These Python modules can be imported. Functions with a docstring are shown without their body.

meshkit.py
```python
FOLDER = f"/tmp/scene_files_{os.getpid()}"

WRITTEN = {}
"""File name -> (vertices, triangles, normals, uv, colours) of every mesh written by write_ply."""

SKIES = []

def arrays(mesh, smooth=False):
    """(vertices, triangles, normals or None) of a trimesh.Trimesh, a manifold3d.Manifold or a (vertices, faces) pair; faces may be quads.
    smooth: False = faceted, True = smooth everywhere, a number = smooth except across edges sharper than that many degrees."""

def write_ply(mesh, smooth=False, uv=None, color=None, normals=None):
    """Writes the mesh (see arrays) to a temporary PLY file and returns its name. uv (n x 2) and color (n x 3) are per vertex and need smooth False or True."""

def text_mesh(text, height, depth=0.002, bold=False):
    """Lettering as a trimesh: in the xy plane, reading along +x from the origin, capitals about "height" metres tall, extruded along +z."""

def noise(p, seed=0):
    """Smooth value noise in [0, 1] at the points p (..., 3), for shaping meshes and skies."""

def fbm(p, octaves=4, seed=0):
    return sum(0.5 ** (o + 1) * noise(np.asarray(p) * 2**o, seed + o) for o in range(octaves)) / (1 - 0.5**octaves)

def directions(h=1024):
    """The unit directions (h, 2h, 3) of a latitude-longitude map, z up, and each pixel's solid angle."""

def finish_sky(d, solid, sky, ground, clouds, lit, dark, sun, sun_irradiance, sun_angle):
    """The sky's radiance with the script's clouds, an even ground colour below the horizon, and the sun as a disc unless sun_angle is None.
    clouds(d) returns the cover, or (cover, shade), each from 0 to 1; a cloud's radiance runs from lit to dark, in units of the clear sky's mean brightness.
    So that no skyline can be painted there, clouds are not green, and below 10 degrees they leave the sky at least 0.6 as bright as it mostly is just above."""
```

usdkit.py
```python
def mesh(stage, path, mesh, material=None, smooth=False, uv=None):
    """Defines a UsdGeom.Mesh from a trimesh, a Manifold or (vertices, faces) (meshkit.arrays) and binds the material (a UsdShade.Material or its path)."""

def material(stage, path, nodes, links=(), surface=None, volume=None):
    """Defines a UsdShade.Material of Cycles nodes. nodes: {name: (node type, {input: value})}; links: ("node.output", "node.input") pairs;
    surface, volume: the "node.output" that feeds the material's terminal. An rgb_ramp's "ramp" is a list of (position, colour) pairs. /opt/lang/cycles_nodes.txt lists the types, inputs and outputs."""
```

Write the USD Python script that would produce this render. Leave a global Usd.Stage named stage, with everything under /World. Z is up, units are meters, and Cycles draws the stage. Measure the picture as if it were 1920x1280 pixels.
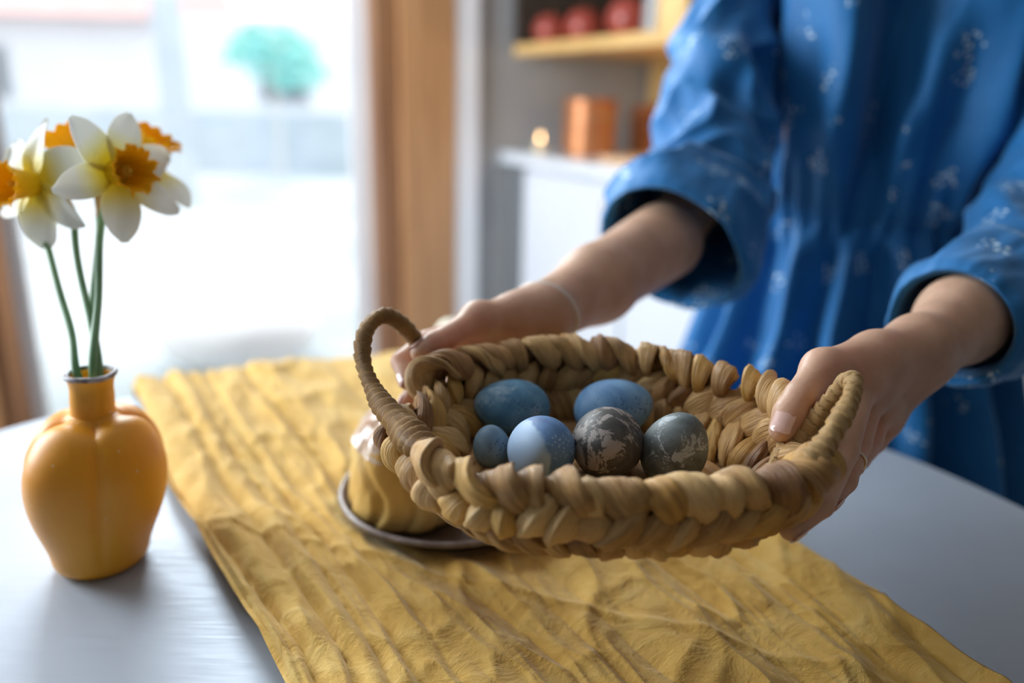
import math, random
import numpy as np, trimesh, manifold3d as m3, usdkit, meshkit
from scipy.interpolate import CubicSpline
from scipy.ndimage import gaussian_filter
from scipy.sparse import coo_matrix
from pxr import Usd, UsdGeom, UsdLux, UsdShade, Gf, Sdf

stage = Usd.Stage.CreateInMemory()
UsdGeom.SetStageUpAxis(stage, 'Z'); UsdGeom.SetStageMetersPerUnit(stage, 1.0)
UsdGeom.Xform.Define(stage, '/World')
rng = np.random.default_rng(7)

# ------------------------------------------------------------------ camera
FPX, PITCH, ROLL, CZ = 1493.0, math.radians(17.0), math.radians(1.25), 1.12
cam = UsdGeom.Camera.Define(stage, '/World/camera')
cam.CreateHorizontalApertureAttr(36.0)
cam.CreateFocalLengthAttr(FPX * 36 / 1920)
cam.CreateClippingRangeAttr(Gf.Vec2f(0.05, 500))
cam.CreateFStopAttr(2.0)
cam.CreateFocusDistanceAttr(0.51)
cam.CreateExposureAttr(0.36)
_fw = np.array([0, math.cos(PITCH), -math.sin(PITCH)]); _u0 = np.array([0, math.sin(PITCH), math.cos(PITCH)]); _r0 = np.array([1.0, 0, 0])
UP = _u0 * math.cos(ROLL) - _r0 * math.sin(ROLL); RT = _r0 * math.cos(ROLL) + _u0 * math.sin(ROLL); FW = _fw
EYE = np.array([0, 0, CZ])
cam.AddTransformOp().Set(Gf.Matrix4d(*[float(x) for x in (*RT, 0, *UP, 0, *(-FW), 0, *EYE, 1)]))

def P(px, py, d):            # survey: a sighting in the photograph at a measured depth -> a point of the room
    return EYE + d * (FW + RT * (px - 960) / FPX - UP * (py - 640) / FPX)
def PZ(px, py, z):
    r = FW + RT * (px - 960) / FPX - UP * (py - 640) / FPX
    return EYE + r * (z - CZ) / r[2]

# ------------------------------------------------------------------ sky, window light
def mat(name, nodes, links=(), surface=None, volume=None):
    return usdkit.material(stage, '/World/Looks/' + name, nodes, links, surface, volume)
dome = UsdLux.DomeLight.Define(stage, '/World/sky_light')
dome.CreateIntensityAttr(0.61); dome.CreateColorAttr(Gf.Vec3f(0.92, 0.95, 1.0))

# room frame: K is the corner between the window wall and the kitchen run; e1 along the window wall (to the right), e2 outwards
ANG = math.radians(27); K = np.array([-0.03, 3.0])
E1 = np.array([math.cos(ANG), math.sin(ANG)]); E2 = np.array([-math.sin(ANG), math.cos(ANG)])
def W(a, t, z):              # a along e1 from the corner, t into the room from the window wall
    q = K + a * E1 - t * E2
    return np.array([q[0], q[1], z])

def rect_light(name, c, x_axis, y_axis, w, h, inten, col):
    l = UsdLux.RectLight.Define(stage, '/World/' + name)
    x = x_axis / np.linalg.norm(x_axis); y = y_axis / np.linalg.norm(y_axis); z = np.cross(x, y)   # emits along -z
    l.AddTransformOp().Set(Gf.Matrix4d(*[float(v) for v in (*x, 0, *y, 0, *z, 0, *c, 1)]))
    l.CreateWidthAttr(w); l.CreateHeightAttr(h); l.CreateIntensityAttr(inten); l.CreateColorAttr(Gf.Vec3f(*col))
    return l
e1v = np.array([*E1, 0]); e2v = np.array([*E2, 0]); zv = np.array([0, 0, 1.0])
WIN_T, WIN_W, WIN_Z, WIN_H, LEFT_A = 0.85, 1.2, 1.55, 1.5, -2.4
# daylight in the side window (left wall, outside the frame): emits towards +e1
rect_light('window_daylight', W(LEFT_A - 0.16, WIN_T, WIN_Z), -e2v, zv, WIN_W, WIN_H, 12.5, (0.86, 0.93, 1.0))
# daylight in the upper light of the glazed door, above the frame of the picture
rect_light('door_daylight', W(-1.07, -0.30, 2.04), -e1v, zv, 1.1, 0.5, 30.0, (0.88, 0.94, 1.0))

# ------------------------------------------------------------------ helpers
taken = {}
def numbered(path):
    n = taken.get(path, 0); taken[path] = n + 1
    return path if n == 0 else f'{path}_{n:03d}'
def tag(p, label=None, cat=None, group=None, kind=None):
    p = p.GetPrim() if hasattr(p, 'GetPrim') else p
    for k, v in (('label', label), ('category', cat), ('group', group), ('kind', kind)):
        if v: p.SetCustomDataByKey(k, v)
    return p
def thing(name, label, cat, group=None, loc=(0, 0, 0)):
    x = UsdGeom.Xform.Define(stage, numbered('/World/' + name)); x.AddTranslateOp().Set(Gf.Vec3d(*map(float, loc)))
    tag(x, label, cat, group)
    x.origin = np.array(loc, float)
    return x
def obj(name, mesh, m, parent=None, smooth=40, label=None, uv=None, kind=None):
    base = parent.GetPath().pathString if parent is not None else '/World'
    o = np.zeros(3)
    if parent is not None:
        o = getattr(parent, 'origin', np.zeros(3))
    v, f = (np.array(mesh.vertices), np.array(mesh.faces)) if hasattr(mesh, 'vertices') else meshkit.arrays(mesh)[:2]
    g = usdkit.mesh(stage, numbered(base + '/' + name), (v - o, f), m, smooth=smooth, uv=uv)
    g.origin = o
    if label or kind: tag(g, label, kind=kind)
    return g
def struct(name, mesh, m, **k):
    g = obj(name, mesh, m, **k); tag(g, kind='structure'); return g
def cat_(ms): return trimesh.util.concatenate([trimesh.Trimesh(np.asarray(m.vertices), np.asarray(m.faces), process=False) for m in ms])
def box8(c):                # 8 corners: (a0,b0,c0) order a fastest
    f = [[0,2,3],[0,3,1],[4,5,7],[4,7,6],[0,1,5],[0,5,4],[2,6,7],[2,7,3],[0,4,6],[0,6,2],[1,3,7],[1,7,5]]
    m = trimesh.Trimesh(np.array(c), f, process=False)
    if m.volume < 0: m.invert()
    return m
def wbox(a0, a1, t0, t1, z0, z1):
    return box8([W(a, t, z) for z in (z0, z1) for t in (t0, t1) for a in (a0, a1)])
def grid_mesh(pts, closed_u=False, closed_v=False):
    nu, nv = pts.shape[:2]
    iu = np.arange(nu if closed_u else nu - 1); iv = np.arange(nv if closed_v else nv - 1)
    a, b = np.meshgrid(iu, iv, indexing='ij'); a2, b2 = (a + 1) % nu, (b + 1) % nv
    q = np.stack([a * nv + b, a2 * nv + b, a2 * nv + b2, a * nv + b2], -1).reshape(-1, 4)
    f = np.vstack([q[:, [0, 1, 2]], q[:, [0, 2, 3]]])
    return trimesh.Trimesh(pts.reshape(-1, 3), f, process=False)
def lathe(prof, n=64, mod=None):
    prof = np.asarray(prof, float); th = np.arange(n) * 2 * np.pi / n
    r = prof[:, 0][:, None] * np.ones(n); z = prof[:, 1][:, None] * np.ones(n)
    if mod is not None: r, z = mod(r, z, th[None, :])
    p = np.stack([r * np.cos(th), r * np.sin(th), z], -1)
    m = grid_mesh(p, closed_v=True); m.merge_vertices()
    m.update_faces(m.nondegenerate_faces()); 
    m.fix_normals() if m.is_watertight else None
    return m
def spline(pts, n, closed=False):
    pts = np.asarray(pts, float)
    if closed: pts = np.vstack([pts, pts[:1]])
    d = np.r_[0, np.cumsum(np.linalg.norm(np.diff(pts[:, :3], axis=0), axis=1) + 1e-9)]
    cs = CubicSpline(d, pts, bc_type='periodic' if closed else 'natural')
    return cs(np.linspace(0, d[-1], n, endpoint=not closed))
def frames(p, ref=None):
    t = np.gradient(p, axis=0); t /= np.linalg.norm(t, axis=1, keepdims=True) + 1e-12
    a = np.zeros_like(p); r = np.array([0, 0, 1.0]) if ref is None else np.asarray(ref, float)
    v = r - t[0] * (r @ t[0])
    if np.linalg.norm(v) < 1e-3: v = np.array([1.0, 0, 0]) - t[0] * t[0][0]
    a[0] = v / np.linalg.norm(v)
    for i in range(1, len(p)):
        v = a[i-1] - t[i] * (a[i-1] @ t[i]); a[i] = v / np.linalg.norm(v)
    return t, a, np.cross(t, a)
def tube(path, rad, n=12, ref=None, rfun=None, cap=True):
    p = np.asarray(path, float); t, a, b = frames(p, ref)
    th = np.arange(n) * 2 * np.pi / n
    r = np.broadcast_to(np.asarray(rad, float), (len(p),))[:, None] * np.ones(n)
    if rfun is not None: r = r * rfun(np.linspace(0, 1, len(p))[:, None], th[None, :])
    pts = p[:, None] + r[..., None] * (np.cos(th)[None, :, None] * a[:, None] + np.sin(th)[None, :, None] * b[:, None])
    m = grid_mesh(pts, closed_v=True)
    if cap:
        v = np.vstack([m.vertices, p[0], p[-1]]); k = len(m.vertices); L = (len(p) - 1) * n
        f = [[k, (j + 1) % n, j] for j in range(n)] + [[k + 1, L + j, L + (j + 1) % n] for j in range(n)]
        f = np.array(f)[:, ::-1]
        m = trimesh.Trimesh(v, np.vstack([m.faces, f]), process=False)
    if m.is_watertight and m.volume < 0: m.invert()
    return m

def surface_nets(F, lo, h):
    s = F < 0; nx, ny, nz = F.shape
    c = np.stack(np.meshgrid(*[np.arange(n - 1) for n in F.shape], indexing='ij'), -1)
    cnt = sum(s[i:nx-1+i, j:ny-1+j, k:nz-1+k].astype(np.int8) for i in (0, 1) for j in (0, 1) for k in (0, 1))
    act = (cnt > 0) & (cnt < 8); idx = np.argwhere(act); ids = -np.ones(act.shape, np.int64); ids[act] = np.arange(len(idx))
    acc = np.zeros((len(idx), 3)); num = np.zeros(len(idx))
    for ax in range(3):
        o1, o2 = [x for x in range(3) if x != ax]
        for a in (0, 1):
            for b in (0, 1):
                p0 = idx.copy(); p0[:, o1] += a; p0[:, o2] += b; p1 = p0.copy(); p1[:, ax] += 1
                f0, f1 = F[tuple(p0.T)], F[tuple(p1.T)]; m = (f0 < 0) != (f1 < 0)
                t = np.where(m, f0 / np.where(f0 == f1, 1, f0 - f1), 0)
                q = p0.astype(float); q[:, ax] += t
                acc[m] += q[m]; num[m] += 1
    v = lo + h * acc / num[:, None]; faces = []
    for ax in range(3):
        o1, o2 = (ax + 1) % 3, (ax + 2) % 3
        sl0 = [slice(None)] * 3; sl1 = [slice(None)] * 3; sl0[ax] = slice(0, -1); sl1[ax] = slice(1, None)
        e = np.argwhere(s[tuple(sl0)] != s[tuple(sl1)])
        e = e[(e[:, o1] > 0) & (e[:, o2] > 0) & (e[:, o1] < F.shape[o1] - 1) & (e[:, o2] < F.shape[o2] - 1)]
        ins = s[tuple(e.T)]
        def cid(d1, d2):
            q = e.copy(); q[:, o1] += d1; q[:, o2] += d2; return ids[tuple(q.T)]
        q = np.stack([cid(-1, -1), cid(0, -1), cid(0, 0), cid(-1, 0)], 1)
        q[~ins] = q[~ins][:, ::-1]; faces.append(q)
    q = np.vstack(faces)
    return trimesh.Trimesh(v, np.vstack([q[:, [0, 1, 2]], q[:, [0, 2, 3]]]), process=False)

class Field:
    """a signed distance grid built from tapered bones"""
    def __init__(self, lo, hi, h):
        self.lo, self.h = np.asarray(lo, float), h
        self.n = np.ceil((np.asarray(hi) - lo) / h).astype(int) + 1
    def blank(self): return np.full(self.n, 0.08, np.float32)
    def bone(self, F, a, b, ra, rb, k=0.0):
        a, b = np.asarray(a, float), np.asarray(b, float); m = max(ra, rb) + max(k, 0.004) + 4 * self.h
        i0 = np.clip(np.floor((np.minimum(a, b) - m - self.lo) / self.h).astype(int), 0, self.n - 1)
        i1 = np.clip(np.ceil((np.maximum(a, b) + m - self.lo) / self.h).astype(int) + 1, 1, self.n)
        if (i1 <= i0).any(): return
        ax = [self.lo[q] + self.h * np.arange(i0[q], i1[q]) for q in range(3)]
        X = np.stack(np.meshgrid(*ax, indexing='ij'), -1) - a
        ab = b - a; t = np.clip(X @ ab / max(ab @ ab, 1e-12), 0, 1)
        d = np.linalg.norm(X - t[..., None] * ab, axis=-1) - (ra + (rb - ra) * t)
        sl = tuple(slice(i0[q], i1[q]) for q in range(3)); G = F[sl]
        F[sl] = smin(G, d, k)
    def chain(self, F, joints, radii, k=0.004):
        for i in range(len(joints) - 1): self.bone(F, joints[i], joints[i + 1], radii[i], radii[i + 1], k)
def smin(a, b, k):
    if k <= 0: return np.minimum(a, b)
    hh = np.clip(0.5 + 0.5 * (b - a) / k, 0, 1)
    return b + (a - b) * hh - k * hh * (1 - hh)

# ------------------------------------------------------------------ materials
def principled(name, color, rough=0.5, **kw):
    return mat(name, {'p': ('principled_bsdf', {'base_color': color, 'roughness': rough, **kw})}, surface='p.BSDF')
def mottled(name, stops, scale=8, rough=0.5, detail=4, bump=0.0, bscale=None, vec=(1, 1, 1), coord='object', distort=0.0, bdist=0.002, **kw):
    n = {'tc': ('texture_coordinate', {}), 'mp': ('mapping', {'scale': vec}), 'n': ('noise_texture', {'scale': scale, 'detail': detail, 'distortion': distort}),
         'r': ('rgb_ramp', {'ramp': stops}), 'p': ('principled_bsdf', {'roughness': rough, **kw})}
    l = [(f'tc.{coord}', 'mp.vector'), ('mp.vector', 'n.vector'), ('n.fac', 'r.fac'), ('r.color', 'p.base_color')]
    if bump:
        n['n2'] = ('noise_texture', {'scale': bscale or scale * 4, 'detail': 3}); n['b'] = ('bump', {'strength': bump, 'distance': bdist})
        l += [('mp.vector', 'n2.vector'), ('n2.fac', 'b.height'), ('b.normal', 'p.normal')]
    return mat(name, n, l, 'p.BSDF')

M_wall = mottled('plaster_grey', [(0.3, (0.36, 0.37, 0.38)), (0.7, (0.43, 0.44, 0.44))], 3, 0.85, bump=0.1)
M_white = mottled('white_paint', [(0.3, (0.78, 0.80, 0.84)), (0.7, (0.84, 0.85, 0.87))], 4, 0.6)
M_ceil = principled('ceiling_white', (0.62, 0.62, 0.62), 0.9)
M_panel = mottled('dark_panelling', [(0.3, (0.10, 0.075, 0.06)), (0.7, (0.16, 0.12, 0.10))], 4, 0.6)
M_floor = mottled('floor_boards', [(0.3, (0.30, 0.27, 0.24)), (0.7, (0.42, 0.38, 0.34))], 4, 0.5, vec=(1, 8, 1))
M_pine = mottled('pine_frame', [(0.25, (0.33, 0.16, 0.07)), (0.55, (0.47, 0.25, 0.11)), (0.8, (0.55, 0.31, 0.15))], 6, 0.45, vec=(6, 6, 0.4))
M_jamb = mottled('brown_frame', [(0.3, (0.20, 0.09, 0.04)), (0.7, (0.30, 0.15, 0.07))], 6, 0.45, vec=(6, 6, 0.4))
M_hutch = mottled('honey_wood', [(0.3, (0.55, 0.34, 0.12)), (0.7, (0.68, 0.44, 0.17))], 5, 0.5, vec=(3, 3, 3))
M_cubby_shade = principled('cubby_shade', (0.05, 0.035, 0.025), 0.7)  # shade inside the cubby put into the colour of its boards
M_cab = mottled('cabinet_paint', [(0.3, (0.66, 0.70, 0.77)), (0.7, (0.70, 0.74, 0.80))], 2, 0.45)
M_gap_pane = principled('gap_shade_pane', (0.16, 0.17, 0.18), 0.6)  # dark grey for the shaded cabinet gap, shared with the house panes
M_work = mottled('pale_worktop', [(0.3, (0.62, 0.67, 0.73)), (0.7, (0.70, 0.74, 0.78))], 12, 0.3)
M_copper = mottled('aged_copper', [(0.3, (0.40, 0.16, 0.07)), (0.7, (0.60, 0.27, 0.12))], 8, 0.38, metallic=0.7)
M_brass = principled('brass', (0.75, 0.5, 0.22), 0.3, metallic=1.0)
M_apple = mottled('red_skin', [(0.3, (0.26, 0.035, 0.025)), (0.7, (0.42, 0.09, 0.06))], 10, 0.25)
M_stemb = principled('twig_brown', (0.12, 0.07, 0.03), 0.7)
M_board = mottled('board_wood', [(0.3, (0.55, 0.36, 0.22)), (0.7, (0.66, 0.46, 0.30))], 6, 0.5, vec=(8, 1, 1))
M_glass = mat('window_glass', {'f': ('fresnel', {'IOR': 1.45}), 't': ('transparent_bsdf', {'color': (0.97, 0.985, 0.98)}), 'g': ('glossy_bsdf', {'color': (1, 1, 1), 'roughness': 0.02}), 'm': ('mix_closure', {})},
              [('f.fac', 'm.fac'), ('t.BSDF', 'm.closure1'), ('g.BSDF', 'm.closure2')], 'm.closure')
M_spot_glow = mat('flame', {'e': ('emission', {'color': (1.0, 0.62, 0.28), 'strength': 9.0})}, surface='e.emission')  # glow of the bright spot on the worktop
M_wax = principled('cream_wax', (0.85, 0.72, 0.5), 0.5, subsurface_weight=0.2)

# ------------------------------------------------------------------ room shell
T1 = 4.6; A0, A1 = LEFT_A, 0.62; H = 2.6
struct('floor', wbox(A0 - .2, A1 + .2, -0.2, T1 + .2, -0.08, 0.0), M_floor)
struct('ceiling', wbox(A0 - .2, A1 + .2, -0.2, T1 + .2, H, H + 0.08), M_ceil)
S = lambda s: -s                     # distance to the left of the corner
# window wall (far): opening between s=.494 and 1.62
DO0, DO1, DOH = -1.62, -0.494, 2.3
struct('wall_back', cat_([wbox(DO1 + .275, A1 + .2, -0.2, 0, 0, H), wbox(A0 - .2, DO0 - .25, -0.2, 0, 0, H), wbox(DO0 - .25, DO1 + .275, -0.2, 0, DOH + .12, H)]), M_wall, smooth=False)
struct('wall_right', wbox(A1, A1 + .2, 0, T1 + .2, 0, H), M_wall, smooth=False)
struct('wall_front', wbox(A0 - .2, A1 + .2, T1, T1 + .2, 0, H), M_panel, smooth=False)
w0, w1, z0, z1 = WIN_T - WIN_W / 2, WIN_T + WIN_W / 2, WIN_Z - WIN_H / 2, WIN_Z + WIN_H / 2
struct('wall_left', cat_([wbox(A0 - .2, A0, 0, w0, 0, H), wbox(A0 - .2, A0, w1, T1, 0, H), wbox(A0 - .2, A0, w0, w1, 0, z0), wbox(A0 - .2, A0, w0, w1, z1, H)]), M_wall, smooth=False)
# the wall's white reveal beside the door
struct('trim_1', wbox(-0.222, -0.132, -0.02, 0.03, 0, H), M_white, smooth=False)
struct('baseboard_back', wbox(-0.13, 0.0, 0, 0.015, 0, 0.08), M_white, smooth=False)
# glazed door: casing, jambs, sash, pane
d1 = thing('door_1', None, None); tag(d1, kind='structure')
obj('casing', wbox(-0.415, -0.222, -0.16, 0.035, 0, DOH + .1), M_pine, d1, smooth=False)
obj('jamb', wbox(-0.494, -0.415, -0.16, 0.005, 0, DOH), M_jamb, d1, smooth=False)
obj('casing', wbox(DO0 - .25, DO0 - .07, -0.16, 0.035, 0, DOH + .1), M_pine, d1, smooth=False)
obj('jamb', wbox(DO0 - .07, DO0, -0.16, 0.005, 0, DOH), M_jamb, d1, smooth=False)
obj('lintel', wbox(DO0 - .25, -0.222, -0.16, 0.03, DOH, DOH + .12), M_pine, d1, smooth=False)
obj('threshold', wbox(DO0, DO1, -0.18, -0.02, 0, 0.03), M_jamb, d1, smooth=False)
obj('sash', cat_([wbox(-0.555, -0.494, -0.13, -0.09, 0.03, DOH), wbox(DO0, DO0 + .04, -0.13, -0.09, 0.03, DOH), wbox(DO0 + .04, -0.555, -0.13, -0.09, DOH - .07, DOH), wbox(DO0 + .04, -0.555, -0.13, -0.09, 0.03, 0.10)]), M_white, d1, smooth=False, label='white inner sash of the glazed door')
obj('pane', wbox(DO0 + .04, -0.555, -0.113, -0.107, 0.10, DOH - .07), M_glass, d1, smooth=False)
w2 = thing('window_1', None, None); tag(w2, kind='structure')
obj('window_frame', cat_([wbox(A0 - .12, A0 - .06, w0, w0 + .05, z0, z1), wbox(A0 - .12, A0 - .06, w1 - .05, w1, z0, z1), wbox(A0 - .12, A0 - .06, w0 + .05, w1 - .05, z0, z0 + .05), wbox(A0 - .12, A0 - .06, w0 + .05, w1 - .05, z1 - .05, z1)]), M_pine, w2, smooth=False)
obj('window_sill', wbox(A0 - .12, A0 + .06, w0 - .04, w1 + .04, z0 - .03, z0), M_pine, w2, smooth=False)

# ------------------------------------------------------------------ courtyard outside the glazed door
M_pave = mottled('courtyard_ground', [(0.38, (0.47, 0.53, 0.54)), (0.52, (0.62, 0.66, 0.68)), (0.62, (0.70, 0.70, 0.71))], 0.55, 0.9, detail=2)  # soft ground shadows put into the colour as grey-green patches
M_render = mottled('white_render', [(0.3, (0.70, 0.71, 0.74)), (0.7, (0.74, 0.74, 0.76))], 0.8, 0.9)
M_roof = mottled('pink_roof', [(0.3, (0.68, 0.44, 0.42)), (0.7, (0.76, 0.54, 0.51))], 2, 0.8)
M_stone = mottled('grey_stone', [(0.3, (0.40, 0.46, 0.52)), (0.7, (0.52, 0.57, 0.62))], 2, 0.9)
M_teal = mottled('turquoise_leaf', [(0.3, (0.28, 0.66, 0.62)), (0.7, (0.42, 0.80, 0.74))], 6, 0.7)
M_bark = principled('pale_bark', (.55, .56, .55), .8)
M_boulder = mottled('pale_boulder', [(0.3, (0.90, 0.91, 0.93)), (0.7, (0.94, 0.94, 0.95))], 3, 0.85)
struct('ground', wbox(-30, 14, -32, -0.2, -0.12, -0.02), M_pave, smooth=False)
def at_(px, y_dist, z=0.0):
    k = (px - 960) / FPX; return np.array([k * y_dist * 1.02, y_dist, z])
def axbox(x0, x1, y0, y1, z0, z1):
    return box8([np.array([x, y, z]) for z in (z0, z1) for y in (y0, y1) for x in (x0, x1)])
hs = thing('house', 'white rendered house with a pink roof across the bright courtyard', 'house', loc=(-9, 18, 0))
obj('wall', axbox(-17, 1.0, 16.5, 22, -0.02, 2.5), M_render, hs, smooth=False)
obj('roof', box8([np.array(q, float) for q in [(-17.4, 15.9, 2.42), (-7.0, 15.9, 2.42), (-17.4, 22, 2.42), (-7.0, 22, 2.42), (-17.2, 17.5, 4.2), (-7.2, 17.5, 4.2), (-17.2, 20.5, 4.2), (-7.2, 20.5, 4.2)]]), M_roof, hs, smooth=False)
for x in (-10.5, -4.6):
    wi = obj('window', axbox(x - .5, x + .5, 16.44, 16.5, 0.9, 1.9), M_stone, hs, smooth=False)
    obj('pane', axbox(x - .43, x + .43, 16.42, 16.44, 0.97, 1.83), M_gap_pane, wi, smooth=False)
lw = obj('garden_wall', axbox(-14, -2.2, 11.8, 12.2, -0.02, 0.85), M_stone, smooth=False); tag(lw, 'low grey stone garden wall beyond the courtyard, seen through the glass', 'wall')
sh = thing('shrub', 'pale turquoise shrub outside in front of the white house', 'shrub', loc=(-3.1, 10.6, 0))
r_ = np.random.default_rng(3); leaves = []
for i in range(420):
    d = r_.normal(size=3); d /= np.linalg.norm(d); c = np.array([-3.1, 10.6, 1.55]) + d * np.array([.62, .45, .42]) * r_.uniform(.5, 1.0) + np.array([0.25 * (d[2] < -.3), 0, 0])
    n = r_.normal(size=3); n /= np.linalg.norm(n); u = np.cross(n, [0, 0, 1.0]); u /= np.linalg.norm(u); v = np.cross(n, u)
    q = [c - u * .09, c + v * .045 + n * .01, c + u * .09, c - v * .045 + n * .01, c + n * .018, c - n * .006]
    leaves.append(trimesh.Trimesh(np.array(q), [[0, 1, 4], [1, 2, 4], [2, 3, 4], [3, 0, 4], [1, 0, 5], [2, 1, 5], [3, 2, 5], [0, 3, 5]], process=False))
fo = obj('foliage', cat_(leaves), M_teal, sh, smooth=False, kind='stuff')
obj('trunk', tube(spline([(-3.1, 10.6, -0.02), (-3.05, 10.6, .6), (-3.12, 10.6, 1.5)], 10), np.linspace(.05, .025, 10), 8), M_bark, sh)
b = trimesh.creation.icosphere(3, 1.0); v = b.vertices * np.array([.34, .3, .16]); v *= (1 + .12 * (meshkit.fbm(b.vertices * 1.6 + 3, 3, 2) - .5))[:, None]
c = PZ(420, 690, 0.05); b.vertices = v + np.array([c[0] - .02, c[1] + .25, .14])
bo = obj('boulder', b, M_boulder, smooth=True); tag(bo, 'large rounded pale boulder on the ground just outside the glazed door', 'boulder')
ps = obj('post', axbox(-3.62, -3.40, 8.4, 8.62, -0.02, 2.8), M_stone, smooth=False); tag(ps, 'pale grey post standing in the courtyard outside', 'post')

# ------------------------------------------------------------------ kitchen run (right, far)
CT = 0.935
cb = thing('kitchen_cabinet', 'pale grey painted kitchen base cabinets behind the woman', 'cabinet', loc=W(0.3, 1.5, 0))
obj('body', wbox(0.02, A1 - .002, 0.13, 3.4, 0.0, CT - .04), M_cab, cb, smooth=False)
obj('end_panel', wbox(0.0, A1 - .002, 0.004, 0.13, 0.0, CT - .045), M_gap_pane, cb, smooth=False, label='dark strip standing for the shaded gap beside the wall')  # shadow gap beside the cabinets, drawn as a dark strip
for i in range(5):
    t0 = 0.14 + i * .65
    dd = obj('door', wbox(-0.002, 0.02, t0, t0 + .635, 0.09, CT - .055), M_cab, cb, smooth=False)
    obj('handle', tube([W(-.002, t0 + .56, .72), W(-.03, t0 + .56, .72), W(-.03, t0 + .56, .84), W(-.002, t0 + .56, .84)], .005, 8), M_brass, dd)
wt = obj('worktop', wbox(-0.03, A1 - .002, 0.002, 3.4, CT - .04, CT), M_work, smooth=False); tag(wt, 'pale grey worktop on top of the kitchen cabinets', 'worktop')
hu = thing('shelf_unit', 'honey coloured wooden shelf unit above the worktop with a dark open cubby', 'shelf', loc=W(.3, .8, 1.25))
Z0 = 1.262
obj('bottom_shelf', wbox(0.0, A1 - .004, 0.03, 2.6, Z0, Z0 + .035), M_hutch, hu, smooth=False)
obj('side_panel', wbox(0.0, A1 - .004, 0.03, 0.055, Z0 + .035, 1.86), M_cubby_shade, hu, smooth=False, label='far end of the cubby, its shade put into the colour')
for t0 in (0.86, 1.7, 2.55):
    obj('upright', wbox(0.0, A1 - .004, t0, t0 + .12 if t0 < 1 else t0 + .05, Z0 + .035, 1.86), M_hutch, hu, smooth=False)
obj('top_shelf', wbox(0.0, A1 - .004, 0.03, 2.6, 1.86, 1.89), M_hutch, hu, smooth=False)
obj('back_panel', wbox(A1 - .02, A1 - .004, 0.055, 2.6, Z0 + .035, 1.86), M_cubby_shade, hu, smooth=False, label='back of the cubby, its shade put into the colour')
obj('shelf_leg', wbox(A1 - .06, A1 - .004, 0.90, 0.96, CT, Z0), M_hutch, hu, smooth=False)
obj('backsplash', wbox(A1 - .03, A1 - .006, 0.03, 0.9, CT, Z0), M_hutch, hu, smooth=False)
def apple(t, a, z, r, label):
    th = thing('apple', label, 'apple', 'red apples in the cubby', loc=W(a, t, z))
    pr = [(r * (0.0 if k in (0, 18) else math.sin(math.pi * k / 18) * (1 + .08 * math.cos(math.pi * k / 18))), r * (1 - math.cos(math.pi * k / 18)) * .92 - (0.22 * r * math.exp(-((18 - k) / 2.2) ** 2)) + 0.1 * r * math.exp(-(k / 2.2) ** 2)) for k in range(19)]
    pr = [(x, y - min(q[1] for q in pr)) for x, y in pr]
    m = lathe(pr, 24); m.apply_translation(W(a, t, z)); obj('flesh', m, M_apple, th, smooth=True)
    p0 = W(a, t, z + r * 1.55); obj('stalk', tube([p0, p0 + [0.004, 0, .02], p0 + [.01, 0, .035]], .0025, 6), M_stemb, th)
apple(0.13, 0.09, Z0 + .035, .060, 'red apple at the left end of the dark cubby')
apple(0.27, 0.14, Z0 + .035, .066, 'red apple second from the left in the dark cubby')
apple(0.53, 0.14, Z0 + .035, .072, 'red apple on the right, alone, in the dark cubby')
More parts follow.
